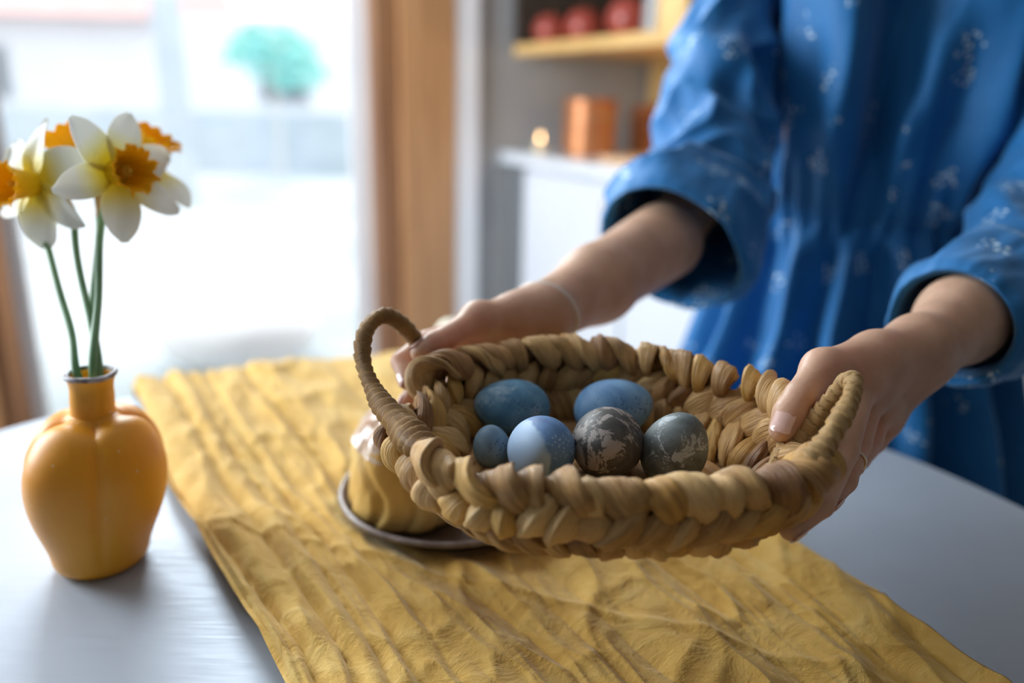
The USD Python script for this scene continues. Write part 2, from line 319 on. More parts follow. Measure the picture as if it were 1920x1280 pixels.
def pot(t, a, r, h, label):
    th = thing('copper_pot', label, 'pot', 'copper pots on the worktop', loc=W(a, t, CT))
    pr = [(0, 0), (r * .96, 0), (r, .012), (r, h - .006), (r + .006, h), (r - .002, h), (r - .005, h - .008), (r - .005, .01), (0, .01)]
    m = lathe(pr, 40); m.apply_translation(W(a, t, CT)); obj('body', m, M_copper, th)
    for s in (-1, 1):
        c = W(a, t, CT + h * .7); dx = -e2v * s
        obj('handle', tube([c + dx * (r - .002) + e1v * .03, c + dx * (r + .03) + e1v * .025, c + dx * (r + .03) - e1v * .025, c + dx * (r - .002) - e1v * .03], .006, 8), M_brass, th)
pot(0.25, 0.19, .092, .19, 'copper pot on the worktop beside the bright spot, left of two')
pot(0.17, 0.49, .062, .17, 'smaller copper pot on the worktop next to the sleeve, right of two')
bm = wbox(0.0, 0.3, 0.62, 1.05, CT, CT + .025); bd = obj('chopping_board', bm, M_board, smooth=False); tag(bd, 'pale wooden chopping board lying on the worktop in front of the copper pots', 'board')
cd = thing('candle', 'small warm bright spot of unknown source on the worktop, shaped as a tealight', 'candle', loc=W(.03, .19, CT))  # bright spot of unknown source, given the form of a lit tealight
cm = lathe([(0, 0), (.016, 0), (.018, .004), (.018, .038), (.016, .042), (0, .040)], 24); cm.apply_translation(W(.03, .19, CT)); obj('wax', cm, M_wax, cd)
cm = lathe([(0, .042), (.003, .046), (.0055, .052), (.0045, .060), (.002, .068), (0, .073)], 16); cm.apply_translation(W(.03, .19, CT)); obj('flame', cm, M_spot_glow, cd, smooth=True)
M_jar = principled('jar_glass', (0.8, 0.82, 0.82), 0.1, transmission_weight=0.7)
jr = thing('glass_jar', 'pale glass jar standing in the dark cubby', 'jar', loc=W(.1, .72, Z0 + .035))
m = lathe([(0, 0), (.035, 0), (.038, .004), (.038, .10), (.028, .12), (.028, .13), (0, .13)], 24); m.apply_translation(W(.1, .72, Z0 + .035)); obj('body', m, M_jar, jr)
m = lathe([(0, .13), (.031, .13), (.031, .145), (0, .147)], 24); m.apply_translation(W(.1, .72, Z0 + .035)); obj('lid', m, M_brass, jr)
# the warm lamp under the shelf, hidden from the picture by the sleeve
LQ = W(.22, .86, Z0)
lp = thing('shelf_lamp', 'small round warm lamp fixed under the wooden shelf behind the sleeve', 'lamp', loc=LQ)
m = lathe([(0, 0), (.035, 0), (.038, -.004), (.038, -.012), (.034, -.014), (0, -.012)], 32); m.apply_translation(LQ); obj('housing', m, M_brass, lp)
sl_ = UsdLux.SphereLight.Define(stage, '/World/lamp_bulb'); sl_.AddTranslateOp().Set(Gf.Vec3d(*map(float, LQ + [0, 0, -.036]))); sl_.CreateRadiusAttr(.018); sl_.CreateIntensityAttr(110); sl_.CreateColorAttr(Gf.Vec3f(1, .62, .26))

# ------------------------------------------------------------------ table
TC, TR, TZ = np.array([-0.073, 0.464]), 0.622, 0.75
M_zinc = mat('brushed_zinc', {'tc': ('texture_coordinate', {}), 'rot': ('mapping', {'rotation': (0, 0, 0.55), 'scale': (22, 330, 1)}), 'n': ('noise_texture', {'scale': 1.0, 'detail': 3}),
    'n2': ('noise_texture', {'scale': 7.0, 'detail': 4}), 'r': ('rgb_ramp', {'ramp': [(0.25, (0.35, 0.40, 0.47)), (0.75, (0.47, 0.52, 0.59))]}), 'mx': ('math', {'math_type': 'multiply_add', 'value2': 0.35, 'value3': 0.32}),
    'r2': ('map_range', {'from_min': 0.3, 'from_max': 0.7, 'to_min': 0.50, 'to_max': 0.60}), 'b': ('bump', {'strength': 0.10, 'distance': 0.0004}), 'p': ('principled_bsdf', {'metallic': 0.3})},
    [('tc.object', 'rot.vector'), ('rot.vector', 'n.vector'), ('tc.object', 'n2.vector'), ('n2.fac', 'mx.value1'), ('mx.value', 'r.fac'), ('r.color', 'p.base_color'), ('n.fac', 'r2.value'), ('r2.result', 'p.roughness'), ('n.fac', 'b.height'), ('b.normal', 'p.normal')], 'p.BSDF')
M_tleg = principled('table_steel', (0.2, 0.21, 0.22), 0.5, metallic=0.8)
tb = thing('table', 'round grey brushed metal table under the yellow cloth', 'table', loc=(*TC, 0))
m = lathe([(0, TZ - .035), (TR - .008, TZ - .035), (TR - .002, TZ - .03), (TR, TZ - .02), (TR, TZ - .006), (TR - .002, TZ - .002), (TR - .006, TZ), (TR * .5, TZ), (0, TZ)], 160); m.apply_translation([*TC, 0]); obj('tabletop', m, M_zinc, tb, smooth=30)
m = lathe([(0, 0), (.26, 0), (.26, .012), (.05, .04), (.04, .06), (.04, TZ - .09), (.12, TZ - .036), (0, TZ - .036)], 48); m.apply_translation([*TC, 0]); obj('pedestal', m, M_tleg, tb)

# ------------------------------------------------------------------ cloth
M_cloth = mat('mustard_linen', {'tc': ('texture_coordinate', {}), 'n': ('noise_texture', {'scale': 30, 'detail': 5, 'roughness': 0.62, 'distortion': 0.8}), 'n3': ('noise_texture', {'scale': 240, 'detail': 3, 'roughness': 0.7}),
    'r': ('rgb_ramp', {'ramp': [(0.3, (0.56, 0.33, 0.07)), (0.5, (0.65, 0.41, 0.10)), (0.7, (0.72, 0.50, 0.16))]}), 'b': ('bump', {'strength': 0.75, 'distance': 0.0045}), 'ad': ('math', {'math_type': 'multiply_add', 'value2': 0.16}),
    'p': ('principled_bsdf', {'roughness': 0.85, 'sheen_weight': 0.38, 'sheen_roughness': 0.45, 'sheen_tint': (1, .95, .8), 'specular_ior_level': 0.2}), 't': ('translucent_bsdf', {'color': (0.75, 0.5, 0.12)}), 'm': ('mix_closure', {'fac': 0.15})},
    [('tc.object', 'n.vector'), ('tc.object', 'n3.vector'), ('n.fac', 'r.fac'), ('r.color', 'p.base_color'), ('n3.fac', 'ad.value1'), ('n.fac', 'ad.value3'), ('ad.value', 'b.height'), ('b.normal', 'p.normal'), ('p.BSDF', 'm.closure1'), ('t.BSDF', 'm.closure2')], 'm.closure')
def build_cloth():
    nt, ns = 420, 300
    L = spline([(-.66, 1.16, 0), (-.56, 1.06, 0), (-.462, .925, 0), (-.374, .779, 0), (-.304, .663, 0), (-.248, .591, 0), (-.204, .53, 0), (-.162, .474, 0), (-.124, .415, 0), (-.08, .30, 0), (-.04, .16, 0), (-.01, .02, 0)], nt)[:, :2]
    R = spline([(-.06, 1.30, 0), (-.02, 1.18, 0), (.06, 1.0, 0), (.14, .82, 0), (.205, .68, 0), (.245, .586, 0), (.268, .545, 0), (.291, .49, 0), (.312, .435, 0), (.35, .32, 0), (.39, .17, 0), (.42, .03, 0)], nt)[:, :2]
    s = np.linspace(0, 1, ns); xy = L[:, None] + (R - L)[:, None] * s[None, :, None]
    t = np.linspace(0, 1, nt)[:, None] + 0 * s[None]; ss = s[None] + 0 * t
    q = np.stack([ss * 3.0, t * 2.2, 0 * ss], -1)
    w = (meshkit.fbm(q + 5, 3, 11) - .5) * 0.30 + (meshkit.fbm(q * 3.1 + 9, 2, 12) - .5) * 0.04
    def ridge(x, sharp=2.2):   # folded cloth: rounded ridge, narrow valley
        return np.abs(np.sin(np.pi * x)) ** (1 / sharp)
    u = ss + w
    amp = meshkit.fbm(np.stack([ss * 5, t * 3, 0 * ss + 4], -1), 2, 21)
    h = 0.0105 * ridge(u * 5.3 + .2, 1.7) * np.clip(2.2 * amp - .45, 0.05, 1.3) + 0.004 * ridge(u * 9.1 + .6 + .5 * amp, 1.5) * np.clip(2.4 * (1 - amp) - .5, 0, 1.2)
    left = np.exp(-(ss / .20) ** 2)
    h += 0.012 * left * ridge((u * 17 + .3), 1.6)
    right = np.exp(-((1 - ss) / .16) ** 2)
    h += 0.009 * right * ridge(u * 15, 1.8)
    cr = np.stack([u * 11, t * 12 + ss * 4, 0 * ss], -1)
    rn = 1 - np.abs(2 * meshkit.fbm(cr, 2, 31) - 1)
    rn2 = 1 - np.abs(2 * meshkit.fbm(cr * 2.1 + 7, 2, 32) - 1)
    h += 0.0055 * (rn ** 4 - .25) + 0.0030 * (rn2 ** 3 - .3)
    # three diagonal press creases across the width
    for k0, sl in ((.62, .22), (.78, -.15), (.90, .3)):
        dd = (t - k0 - sl * (ss - .5)) ; h += 0.0022 * np.exp(-(dd / .005) ** 2)
    # gentle swells
    h += 0.008 * (meshkit.fbm(np.stack([xy[..., 0] * 7, xy[..., 1] * 7, 0 * ss], -1), 2, 41) - .35)
    h = np.maximum(h, 0) + 0.0025
    edge = np.minimum(ss, 1 - ss); h = np.where(edge < .012, h * .75, h)
    # flatten under the plate
    pc = PZ(847, 929, .757)[:2]; dp = np.linalg.norm(xy - pc, axis=-1); wt_ = np.clip((dp - .075) / .05, 0, 1)
    h = h * wt_ + 0.004 * (1 - wt_)
    xy = xy + (w * np.exp(-((ss) / .1) ** 2) * .22)[..., None] * np.array([.8, .5])
    d = xy - TC; rho = np.linalg.norm(d, axis=-1, keepdims=True); over = np.maximum(rho - (TR - .002), 0)
    out = np.where(over > 0, TC + d / rho * (TR + .004 + .3 * h[..., None] + np.minimum(over, .02) * .3), xy)
    z = TZ + h - np.where(over[..., 0] > 0, np.maximum(over[..., 0] - .004, 0), 0)
    top = np.concatenate([out, z[..., None]], -1)
    m = grid_mesh(top)
    if m.face_normals[:, 2].mean() < 0: m.invert()
    return m, top
cm, cloth_top = build_cloth()
n_ = cm.vertex_normals; bot = trimesh.Trimesh(cm.vertices - n_ * .0009, cm.faces[:, ::-1], process=False)
cl = obj('table_runner', cat_([cm, bot]), M_cloth, smooth=True); tag(cl, 'crumpled mustard yellow linen cloth spread over the round metal table', 'cloth')

# ------------------------------------------------------------------ plate and bread
PC = PZ(847, 929, .765)
M_plate = mottled('brown_stoneware', [(0.3, (0.045, 0.035, 0.03)), (0.6, (0.085, 0.06, 0.05)), (0.8, (0.15, 0.10, 0.08))], 40, 0.28, detail=5, bump=0.1)
M_platerim = mottled('worn_plate_rim', [(0.3, (0.14, 0.11, 0.10)), (0.7, (0.30, 0.26, 0.25))], 60, 0.35)
pz = TZ + .0055; pr_ = 0.104
pl = thing('plate', 'dark brown stoneware plate with a raised rim under the yellow bread', 'plate', loc=(PC[0], PC[1], pz))
m = lathe([(0, .0), (.066, .0), (.07, .002), (.088, .006), (.099, .016), (.1015, .0185), (.0985, .0185), (.086, .0095), (.07, .0065), (0, .0065)], 96); m.apply_translation([PC[0], PC[1], pz]); obj('body', m, M_plate, pl)
th_ = np.arange(96) * 2 * np.pi / 96; ring = np.stack([PC[0] + .1005 * np.cos(th_), PC[1] + .1005 * np.sin(th_), pz + .0185 + 0 * th_], -1)
def ring_tube(path, r, n=10):
    p = np.asarray(path); t = np.roll(p, -1, 0) - np.roll(p, 1, 0); t /= np.linalg.norm(t, axis=1, keepdims=True)
    c = p.mean(0); nn = np.linalg.svd(p - c)[2][2]; a = np.cross(nn, t); a /= np.linalg.norm(a, axis=1, keepdims=True); b = np.cross(t, a)
    th = np.arange(n) * 2 * np.pi / n
    q = p[:, None] + r * (np.cos(th)[None, :, None] * a[:, None] + np.sin(th)[None, :, None] * b[:, None])
    m = grid_mesh(q, closed_u=True, closed_v=True)
    if m.volume < 0: m.invert()
    return m
obj('rim', ring_tube(ring, .0026), M_platerim, pl, smooth=True, label='paler worn rim of the plate')
# bread
M_bread = mottled('golden_crust', [(0.3, (0.62, 0.36, 0.08)), (0.5, (0.74, 0.50, 0.15)), (0.72, (0.82, 0.64, 0.26))], 16, 0.5, detail=4, bump=0.4, bscale=120, bdist=.001)
M_glaze = mottled('sugar_glaze', [(0.42, (0.82, 0.78, 0.72)), (0.52, (0.70, 0.55, 0.42)), (0.62, (0.40, 0.23, 0.13))], 22, 0.22, detail=3, coat_weight=0.4)
BC = PZ(765, 955, pz + .0065); BC = np.array([BC[0], BC[1], pz + .0066])
br = thing('bread', 'tall golden yellow sweet bread with a glazed top on the dark plate', 'bread', loc=BC)
def bread_mod(r, z, th):
    k = np.clip(z / .09, 0, 1); q = np.stack([np.cos(th) * 2.2 + 0 * z, np.sin(th) * 2.2 + 0 * z, z * 14], -1)
    nz = meshkit.fbm(q + 20, 4, 5) - .5
    cre = 0
    for a, wd, dp in ((4.1, .10, .006), (4.75, .07, .005), (5.4, .12, .006), (3.3, .1, .005), (2.2, .1, .004), (.8, .12, .005)):
        dth = np.angle(np.exp(1j * (th - a - .25 * np.sin(z * 60)))); cre = cre + dp * np.exp(-(dth / wd) ** 2)
    f = np.where(r > .004, 1.0, 0.0)
    return r + f * (nz * .009 - cre * np.sin(np.pi * np.clip(k * .9 + .12, 0, 1))), z + f * nz * .004 * k
prof = [(0, 0), (.040, 0), (.046, .004), (.049, .012), (.0495, .03), (.049, .05), (.0475, .066), (.044, .076), (.041, .080)]
prof += [(.034, .088), (.022, .094), (.010, .096), (0, .0965)]
pf = spline([(a, 0, b_) for a, b_ in prof], 44)[:, [0, 2]]; pf[:, 0] = np.maximum(pf[:, 0], 0); pf[0] = (0, 0); pf[-1, 0] = 0
m = lathe(pf, 96, bread_mod); m.apply_translation(BC); obj('crust', m, M_bread, br, smooth=True)
tp = pf[pf[:, 1] > .071]; tp = np.vstack([tp, ]) ; tp[:, 0] = tp[:, 0] + np.where(tp[:, 0] > .002, .0012, 0); tp[:, 1] += .0012
def gl_mod(r, z, th):
    r2, z2 = bread_mod(r, z, th); drip = np.where(z < .079, -.010 * (meshkit.noise(np.stack([np.cos(th) * 3 + 0 * z, np.sin(th) * 3 + 0 * z, 0 * z + 2], -1), 4) - .2), 0)
    return r2 + np.where(z < .079, .0008, 0), z2 + drip
m = lathe(tp, 96, gl_mod); m.apply_translation(BC); obj('glaze', m, M_glaze, br, smooth=True, label='shiny white and brown glaze on the bread top')

# ------------------------------------------------------------------ vase
VB = PZ(192, 1049, TZ)
M_vase = mat('orange_glaze', {'tc': ('texture_coordinate', {}), 'n': ('noise_texture', {'scale': 14, 'detail': 3}), 'r': ('rgb_ramp', {'ramp': [(0.3, (0.80, 0.31, 0.008)), (0.7, (0.88, 0.39, 0.015))]}),
    'v': ('voronoi_texture', {'scale': 60}), 'lt': ('math', {'math_type': 'less_than', 'value2': 0.045}), 'mx': ('mix', {'color2': (0.8, 0.7, 0.5)}), 'n2': ('noise_texture', {'scale': 300, 'detail': 2}), 'b': ('bump', {'strength': 0.12, 'distance': 0.0005}),
    'p': ('principled_bsdf', {'roughness': 0.48, 'subsurface_weight': 0.08, 'subsurface_scale': 0.01, 'coat_weight': 0.12, 'coat_roughness': 0.4})},
    [('tc.object', 'n.vector'), ('tc.object', 'v.vector'), ('tc.object', 'n2.vector'), ('n.fac', 'r.fac'), ('v.distance', 'lt.value1'), ('lt.value', 'mx.fac'), ('r.color', 'mx.color1'), ('mx.color', 'p.base_color'), ('n2.fac', 'b.height'), ('b.normal', 'p.normal')], 'p.BSDF')
M_lip = mottled('worn_grey_lip', [(0.35, (0.10, 0.07, 0.07)), (0.5, (0.36, 0.34, 0.38)), (0.7, (0.55, 0.55, 0.60))], 90, 0.4, detail=3)
vs = thing('vase', 'orange glazed lobed ceramic bottle vase with a narrow neck and worn grey lip', 'vase', loc=VB)
VH = .172
prof = [(0, 0), (.030, 0), (.0345, .003), (.041, .018), (.0505, .045), (.0575, .070), (.0590, .088), (.0565, .104), (.049, .118), (.037, .127), (.0215, .1315), (.0178, .136), (.0166, .150), (.0168, .165), (.0185, .170)]
pf = spline([(a, 0, b_) for a, b_ in prof], 90)[:, [0, 2]]; pf[:, 0] = np.maximum(pf[:, 0], 0); pf[0] = (0, 0)
pf = np.vstack([pf, [(.0185, .1715), (.0160, .1718), (.0140, .168), (.0138, .12), (.030, .10), (.045, .07), (.03, .012), (0, .010)]])
GR = math.radians(-90 + 28)            # the groove that faces the room
def vase_mod(r, z, th):
    k = np.clip((.142 - z) / .03, 0, 1) * np.clip(z / .02, 0, 1); k = k * k * (3 - 2 * k)
    fade = np.clip((z - .005) / .10, 0, 1) ** .8
    outer = (np.arange(r.shape[0]) < 90)[:, None]
    g = 0
    for q in range(4):
        d = np.angle(np.exp(1j * (th - GR - q * np.pi / 2))); g = g + np.exp(-(d / .11) ** 2) * 0.075 + 0.10 * np.exp(-(d / .42) ** 2)
    rr = r * (1 - g * k * (0.25 + .75 * fade) * outer)
    lob = np.abs(np.sin(2 * (th - GR))) ** .7
    zz = z + outer * np.exp(-((r - .030) / .014) ** 2) * (z > .11) * (z < .135) * .0075 * lob
    return rr, zz
m = lathe(pf, 192, vase_mod); m.apply_translation(VB)
def vshape(v):   # hand-built: leans a little to the right
    q = (np.asarray(v) - VB) * np.array([.95, .95, .945]); q[:, 0] += q[:, 2] * .075; return VB + q
m.vertices = vshape(m.vertices); obj('body', m, M_vase, vs, smooth=True)
th_ = np.arange(48) * 2 * np.pi / 48
obj('lip', ring_tube(vshape(np.stack([VB[0] + .0176 * np.cos(th_), VB[1] + .0176 * np.sin(th_), VB[2] + .1716 + .0004 * np.sin(3 * th_)], -1)), .0021), M_lip, vs, smooth=True, label='worn grey lip of the vase')
MOUTH = vshape(np.array([VB + [0, 0, .170]]))[0]

# ------------------------------------------------------------------ daffodils
def leafmat(name, stops, rough=0.5, trans=0.35, tcol=(0.9, 0.9, 0.8), bump=0.3):
    return mat(name, {'uv': ('uvmap', {'attribute': 'st'}), 'sx': ('separate_xyz', {}), 'r': ('rgb_ramp', {'ramp': stops}), 'mp': ('mapping', {'scale': (34, 1.2, 1)}), 'n': ('noise_texture', {'scale': 1.0, 'detail': 2}), 'b': ('bump', {'strength': bump, 'distance': 0.0008}),
        'p': ('principled_bsdf', {'roughness': rough, 'specular_ior_level': 0.3}), 't': ('translucent_bsdf', {}), 'm': ('mix_closure', {'fac': trans})},
        [('uv.UV', 'sx.vector'), ('sx.y', 'r.fac'), ('uv.UV', 'mp.vector'), ('mp.vector', 'n.vector'), ('n.fac', 'b.height'), ('b.normal', 'p.normal'), ('r.color', 'p.base_color'), ('r.color', 't.color'), ('p.BSDF', 'm.closure1'), ('t.BSDF', 'm.closure2')], 'm.closure')
M_petal = leafmat('daffodil_petal', [(0.0, (0.86, 0.72, 0.04)), (0.16, (0.88, 0.78, 0.16)), (0.42, (0.86, 0.86, 0.66)), (0.62, (0.86, 0.88, 0.85)), (1.0, (0.86, 0.88, 0.86))])
M_corona = leafmat('daffodil_trumpet', [(0.0, (0.86, 0.58, 0.01)), (0.6, (0.90, 0.52, 0.005)), (1.0, (0.95, 0.56, 0.005))], trans=0.3)
M_stem = mottled('daffodil_stem', [(0.3, (0.09, 0.22, 0.09)), (0.7, (0.16, 0.33, 0.16))], 30, 0.45)
M_spathe = mottled('papery_sheath', [(0.3, (0.36, 0.22, 0.09)), (0.7, (0.56, 0.38, 0.18))], 60, 0.7)
M_pistil = principled('pollen_yellow', (0.85, 0.6, 0.08), 0.6)

def petal_mesh(c, A, U, V, length, width, recurve, twist, seed):
    """U points outwards from the axis A, V across."""
    r = np.random.default_rng(seed); ns, nw = 16, 9; s = np.linspace(0, 1, ns)[:, None]; w = np.linspace(-1, 1, nw)[None]
    wid = width * (np.sin(np.pi * (s * .78 + .13)) ** .8) * (1 - .55 * np.clip((s - .8) / .2, 0, 1) ** 2)
    ang = recurve * s + r.uniform(-.1, .1) * np.sin(3 * s); rad = length * s
    out = np.cumsum(np.cos(ang), 0) * length / ns; back = np.cumsum(np.sin(ang), 0) * length / ns
    fold = -0.22 * width * (1 - np.abs(w) ** 1.5) * (1 - .4 * s) + .05 * width * np.sin(w * 5 + 7 * s + seed)
    tw = twist * s
    x = w * wid * np.cos(tw); zz = w * wid * np.sin(tw) + fold + .12 * width * s * np.sin(4 * s + seed)
    p = c + (out + .003)[..., None] * U + x[..., None] * V + (-(back) + zz)[..., None] * A
    m = grid_mesh(p); n = m.vertex_normals; k = len(m.vertices)
    v = np.vstack([m.vertices + n * .0002, m.vertices - n * .0002]); f = np.vstack([m.faces, m.faces[:, ::-1] + k])
    uv1 = np.stack([np.broadcast_to((w + 1) / 2, (ns, nw)), np.broadcast_to(s, (ns, nw))], -1).reshape(-1, 2)
    return trimesh.Trimesh(v, f, process=False), np.vstack([uv1, uv1])
def corona_mesh(c, A, U, V, length, r0, r1, seed, flare=1.0):
    r = np.random.default_rng(seed); ns, nt = 16, 96; s = np.linspace(0, 1, ns)[:, None]; th = (np.arange(nt) * 2 * np.pi / nt)[None]
    fr = (s ** 4) * (.10 * np.sin(9 * th + seed) + .06 * np.sin(17 * th + 2 * seed) + .05 * np.sin(31 * th))
    rad = (r0 * np.minimum(1, .12 + s * 14) + (r1 - r0) * (.55 * s + .45 * s ** 4 * flare)) * (1 + fr + .025 * np.sin(12 * th) * s)
    z = length * (s - .10 * s ** 8 * flare + .05 * s ** 6 * np.sin(11 * th + seed))
    p = c + (rad * np.cos(th))[..., None] * U + (rad * np.sin(th))[..., None] * V + (z + 0 * th)[..., None] * A
    m = grid_mesh(p, closed_v=True); n = m.vertex_normals; k = len(m.vertices)
    v = np.vstack([m.vertices + n * .0002, m.vertices - n * .0002]); f = np.vstack([m.faces, m.faces[:, ::-1] + k])
    uv = np.stack([np.broadcast_to(th / 6.283, (ns, nt)), np.broadcast_to(s, (ns, nt))], -1).reshape(-1, 2)
    return trimesh.Trimesh(v, f, process=False), np.vstack([uv, uv])
def daffodil(label, c, axis, roll, stem_pts, size=.047, seed=1, clen=.030, cr=(.0085, .0165), spathe=True, neck=None, petals=None, aim=None):
    d = thing('daffodil', label, 'flower', 'daffodils in the vase', loc=c)
    A = np.asarray(axis, float); A /= np.linalg.norm(A); U0 = np.cross(A, [0, 0, 1.0]); U0 /= np.linalg.norm(U0); V0 = np.cross(A, U0)
    if aim is not None:      # turn the bloom about its axis until one petal points the given way
        roll = min(np.linspace(0, 2 * np.pi, 180), key=lambda q: -float((math.cos(q) * U0 + math.sin(q) * V0) @ (RT * aim[0] - UP * aim[1])))
    for i in range(6):
        a = roll + i * np.pi / 3 + math.radians((petals or {}).get(i, (0, 0, 0, 0))[3]); U = math.cos(a) * U0 + math.sin(a) * V0; V = -math.sin(a) * U0 + math.cos(a) * V0
        rc, tw, ln, turn = (petals or {}).get(i, (0.25 + .35 * ((seed * 7 + i * 5) % 6) / 6, .5 * math.sin(seed * 3 + i * 2), 1.0, 0.0))
        m, uv = petal_mesh(c + A * (.001 if i % 2 else -.0005), A, U, V, size * ln, size * (.28 if i % 2 else .33), rc, tw, seed * 10 + i)
        obj('petal', m, M_petal, d, smooth=True, uv=uv)
    m, uv = corona_mesh(c - A * .002, A, U0, V0, clen, cr[0], cr[1], seed); obj('trumpet', m, M_corona, d, smooth=True, uv=uv)
    obj('pistil', cat_([tube([c, c + A * clen * .62], .0012, 6)] + [tube([c + .003 * (math.cos(q) * U0 + math.sin(q) * V0), c + A * clen * .5 + .0035 * (math.cos(q) * U0 + math.sin(q) * V0)], .0009, 5) for q in np.arange(6) * 1.047]), M_pistil, d)
    nk = neck if neck is not None else c - A * .024
    st = spline([c - A * .001, c - A * .012, nk, *stem_pts], 60); 
    rad = np.interp(np.linspace(0, 1, 60), [0, .04, .08, .13, .17, .22, 1], [.0042, .0028, .0024, .0036, .0026, .0029, .0033])
    cut = 13
    obj('sheath', tube(st[:cut + 1], rad[:cut + 1] * np.linspace(1, 1.08, cut + 1), 10), M_spathe if spathe else M_stem, d, smooth=True, label='brown papery sheath behind the bloom' if spathe else None)
    obj('stem', tube(st[cut:], rad[cut:], 10), M_stem, d, smooth=True)
cC = P(218, 324, .640); cA = P(62, 345, .650); cB = P(148, 306, .690); cD = P(268, 305, .705)
toC = EYE - cC; toC /= np.linalg.norm(toC)
MD = float((MOUTH - EYE) @ FW)
def down(dx, dy, d0, *pts):  # a stem from a bloom at depth d0 into the neck of the vase
    y0 = pts[0][1]; run = [P(x, y, d0 + (MD - d0) * min(max((y - y0) / (690 - y0), 0), 1)) for x, y in pts]
    return [*run, MOUTH + np.array([dx, dy, 0]), MOUTH + np.array([dx * .7, dy * .7, -.022]), MOUTH + np.array([dx * .3 - .003, dy * .3, -.06])]
daffodil('open white daffodil with its yellow trumpet facing the room, front of the bunch', cC, toC * .66 + RT * .70 + UP * .12, .30, down(.004, -.004, .665, (193, 392), (187, 450), (184, 560)), .049, 3, .030, (.0095, .0190), neck=P(195, 345, .668), aim=(-.9, -.44),
    petals={0: (.10, .3, 1.0, 0), 1: (.15, -.4, 1.0, 8), 2: (.0, .25, 1.08, 22), 3: (-.05, -.3, 1.22, 22), 4: (.2, .5, 1.1, 8), 5: (.25, -.3, 1.05, 0)})
daffodil('white daffodil with its trumpet turned to the left, leftmost of the bunch', cA, toC * .78 - RT * .62 + UP * .02, .35, down(.006, .001, .672, (96, 358), (125, 376), (140, 440), (160, 560)), .053, 8, .034, (.0095, .0180), neck=P(90, 355, .668), aim=(-.2, 1))
daffodil('white daffodil with its trumpet tipped up to the left, behind the front bloom', cB, toC * .30 - RT * .52 + UP * .78, .1, down(.003, .007, .70, (184, 356), (186, 420), (178, 520), (174, 600)), .050, 5, .036, (.0095, .0195), neck=P(178, 332, .70), aim=(-1, -.1))
daffodil('white daffodil facing away to the right, mostly hidden behind the front bloom', cD, toC * .22 + RT * .42 + UP * .72, .55, down(-.001, .006, .715, (215, 360), (190, 420), (184, 520), (179, 620)), .052, 6, .034, (.0095, .0195), neck=P(240, 330, .712))
ls = thing('flower_stem', 'long green stem leaning to the left in the vase below the leftmost bloom', 'stem', loc=MOUTH)
obj('stem', tube(spline([*down(-.009, -.002, .682, (79, 426), (91, 470), (115, 560), (136, 640))[:-2], MOUTH + np.array([-.002, -.001, -.024]), MOUTH + np.array([.010, .002, -.065])], 40), .0030, 10), M_stem, ls, smooth=True)
obj('tip', tube(spline([P(74, 400, .688), P(76, 412, .685), P(79, 428, .6815)], 8), .0029, 10), M_spathe, ls, smooth=True)

# ------------------------------------------------------------------ basket
def fibre_mat(name, ramp):
    return mat(name, {'uv': ('uvmap', {'attribute': 'st'}), 'oi': ('object_info', {}), 'rm': ('math', {'math_type': 'multiply_add', 'value2': .36, 'value3': -.20}), 'fa': ('math', {'math_type': 'add'}), 'mp': ('mapping', {'scale': (30, 1.5, 1)}), 'n': ('noise_texture', {'scale': 1.0, 'detail': 4, 'roughness': 0.6, 'distortion': 0.4}),
        'tc': ('texture_coordinate', {}), 'n2': ('noise_texture', {'scale': 70, 'detail': 3}), 'ad': ('math', {'math_type': 'multiply_add', 'value2': 0.55}), 'a2': ('math', {'math_type': 'multiply', 'value2': 0.45}),
        'r': ('rgb_ramp', {'ramp': ramp}), 'b': ('bump', {'strength': 0.9, 'distance': 0.0022}), 'p': ('principled_bsdf', {'roughness': 0.46, 'specular_ior_level': 0.4, 'sheen_weight': 0.05})},
        [('uv.UV', 'mp.vector'), ('mp.vector', 'n.vector'), ('tc.object', 'n2.vector'), ('n2.fac', 'a2.value1'), ('n.fac', 'ad.value1'), ('a2.value', 'ad.value3'), ('oi.random', 'rm.value1'), ('rm.value', 'fa.value1'), ('ad.value', 'fa.value2'), ('fa.value', 'r.fac'), ('r.color', 'p.base_color'), ('n.fac', 'b.height'), ('b.normal', 'p.normal')], 'p.BSDF')
M_fib = [fibre_mat('hyacinth_tan', [(0.25, (0.301, 0.154, 0.049)), (0.45, (0.503, 0.291, 0.103)), (0.75, (0.643, 0.403, 0.163))]),
         fibre_mat('hyacinth_light', [(0.25, (0.386, 0.216, 0.078)), (0.45, (0.590, 0.365, 0.142)), (0.75, (0.729, 0.487, 0.213))]),
         fibre_mat('hyacinth_brown', [(0.25, (0.182, 0.084, 0.032)), (0.45, (0.354, 0.177, 0.063)), (0.75, (0.515, 0.291, 0.114))]),
         fibre_mat('hyacinth_ochre', [(0.25, (0.354, 0.177, 0.040)), (0.45, (0.569, 0.318, 0.078)), (0.75, (0.664, 0.412, 0.128))])]
M_core = principled('weave_shadow_brown', (0.11, 0.065, 0.03), 0.8)  # shade between the strands, put into the colour of the core shell
rim_px = [(712, 764, .931), (727, 772, .930), (760, 810, .926), (830, 862, .920), (900, 893, .917), (1000, 907, .9165), (1100, 915, .9165), (1250, 917, .917), (1400, 902, .919), (1490, 884, .923), (1532, 852, .927), (1530, 800, .931), (1478, 745, .934), (1405, 713, .935), (1300, 683, .936), (1150, 655, .937), (1050, 650, .937), (900, 664, .936), (810, 690, .934), (757, 728, .933)]
RIM = spline([PZ(*q) for q in rim_px], 720, closed=True)
FLOOR_Z = .881
cxy = RIM[:, :2].mean(0)
ax_l = np.array([math.cos(-.06), math.sin(-.06)]); ax_s = np.array([-ax_l[1], ax_l[0]])
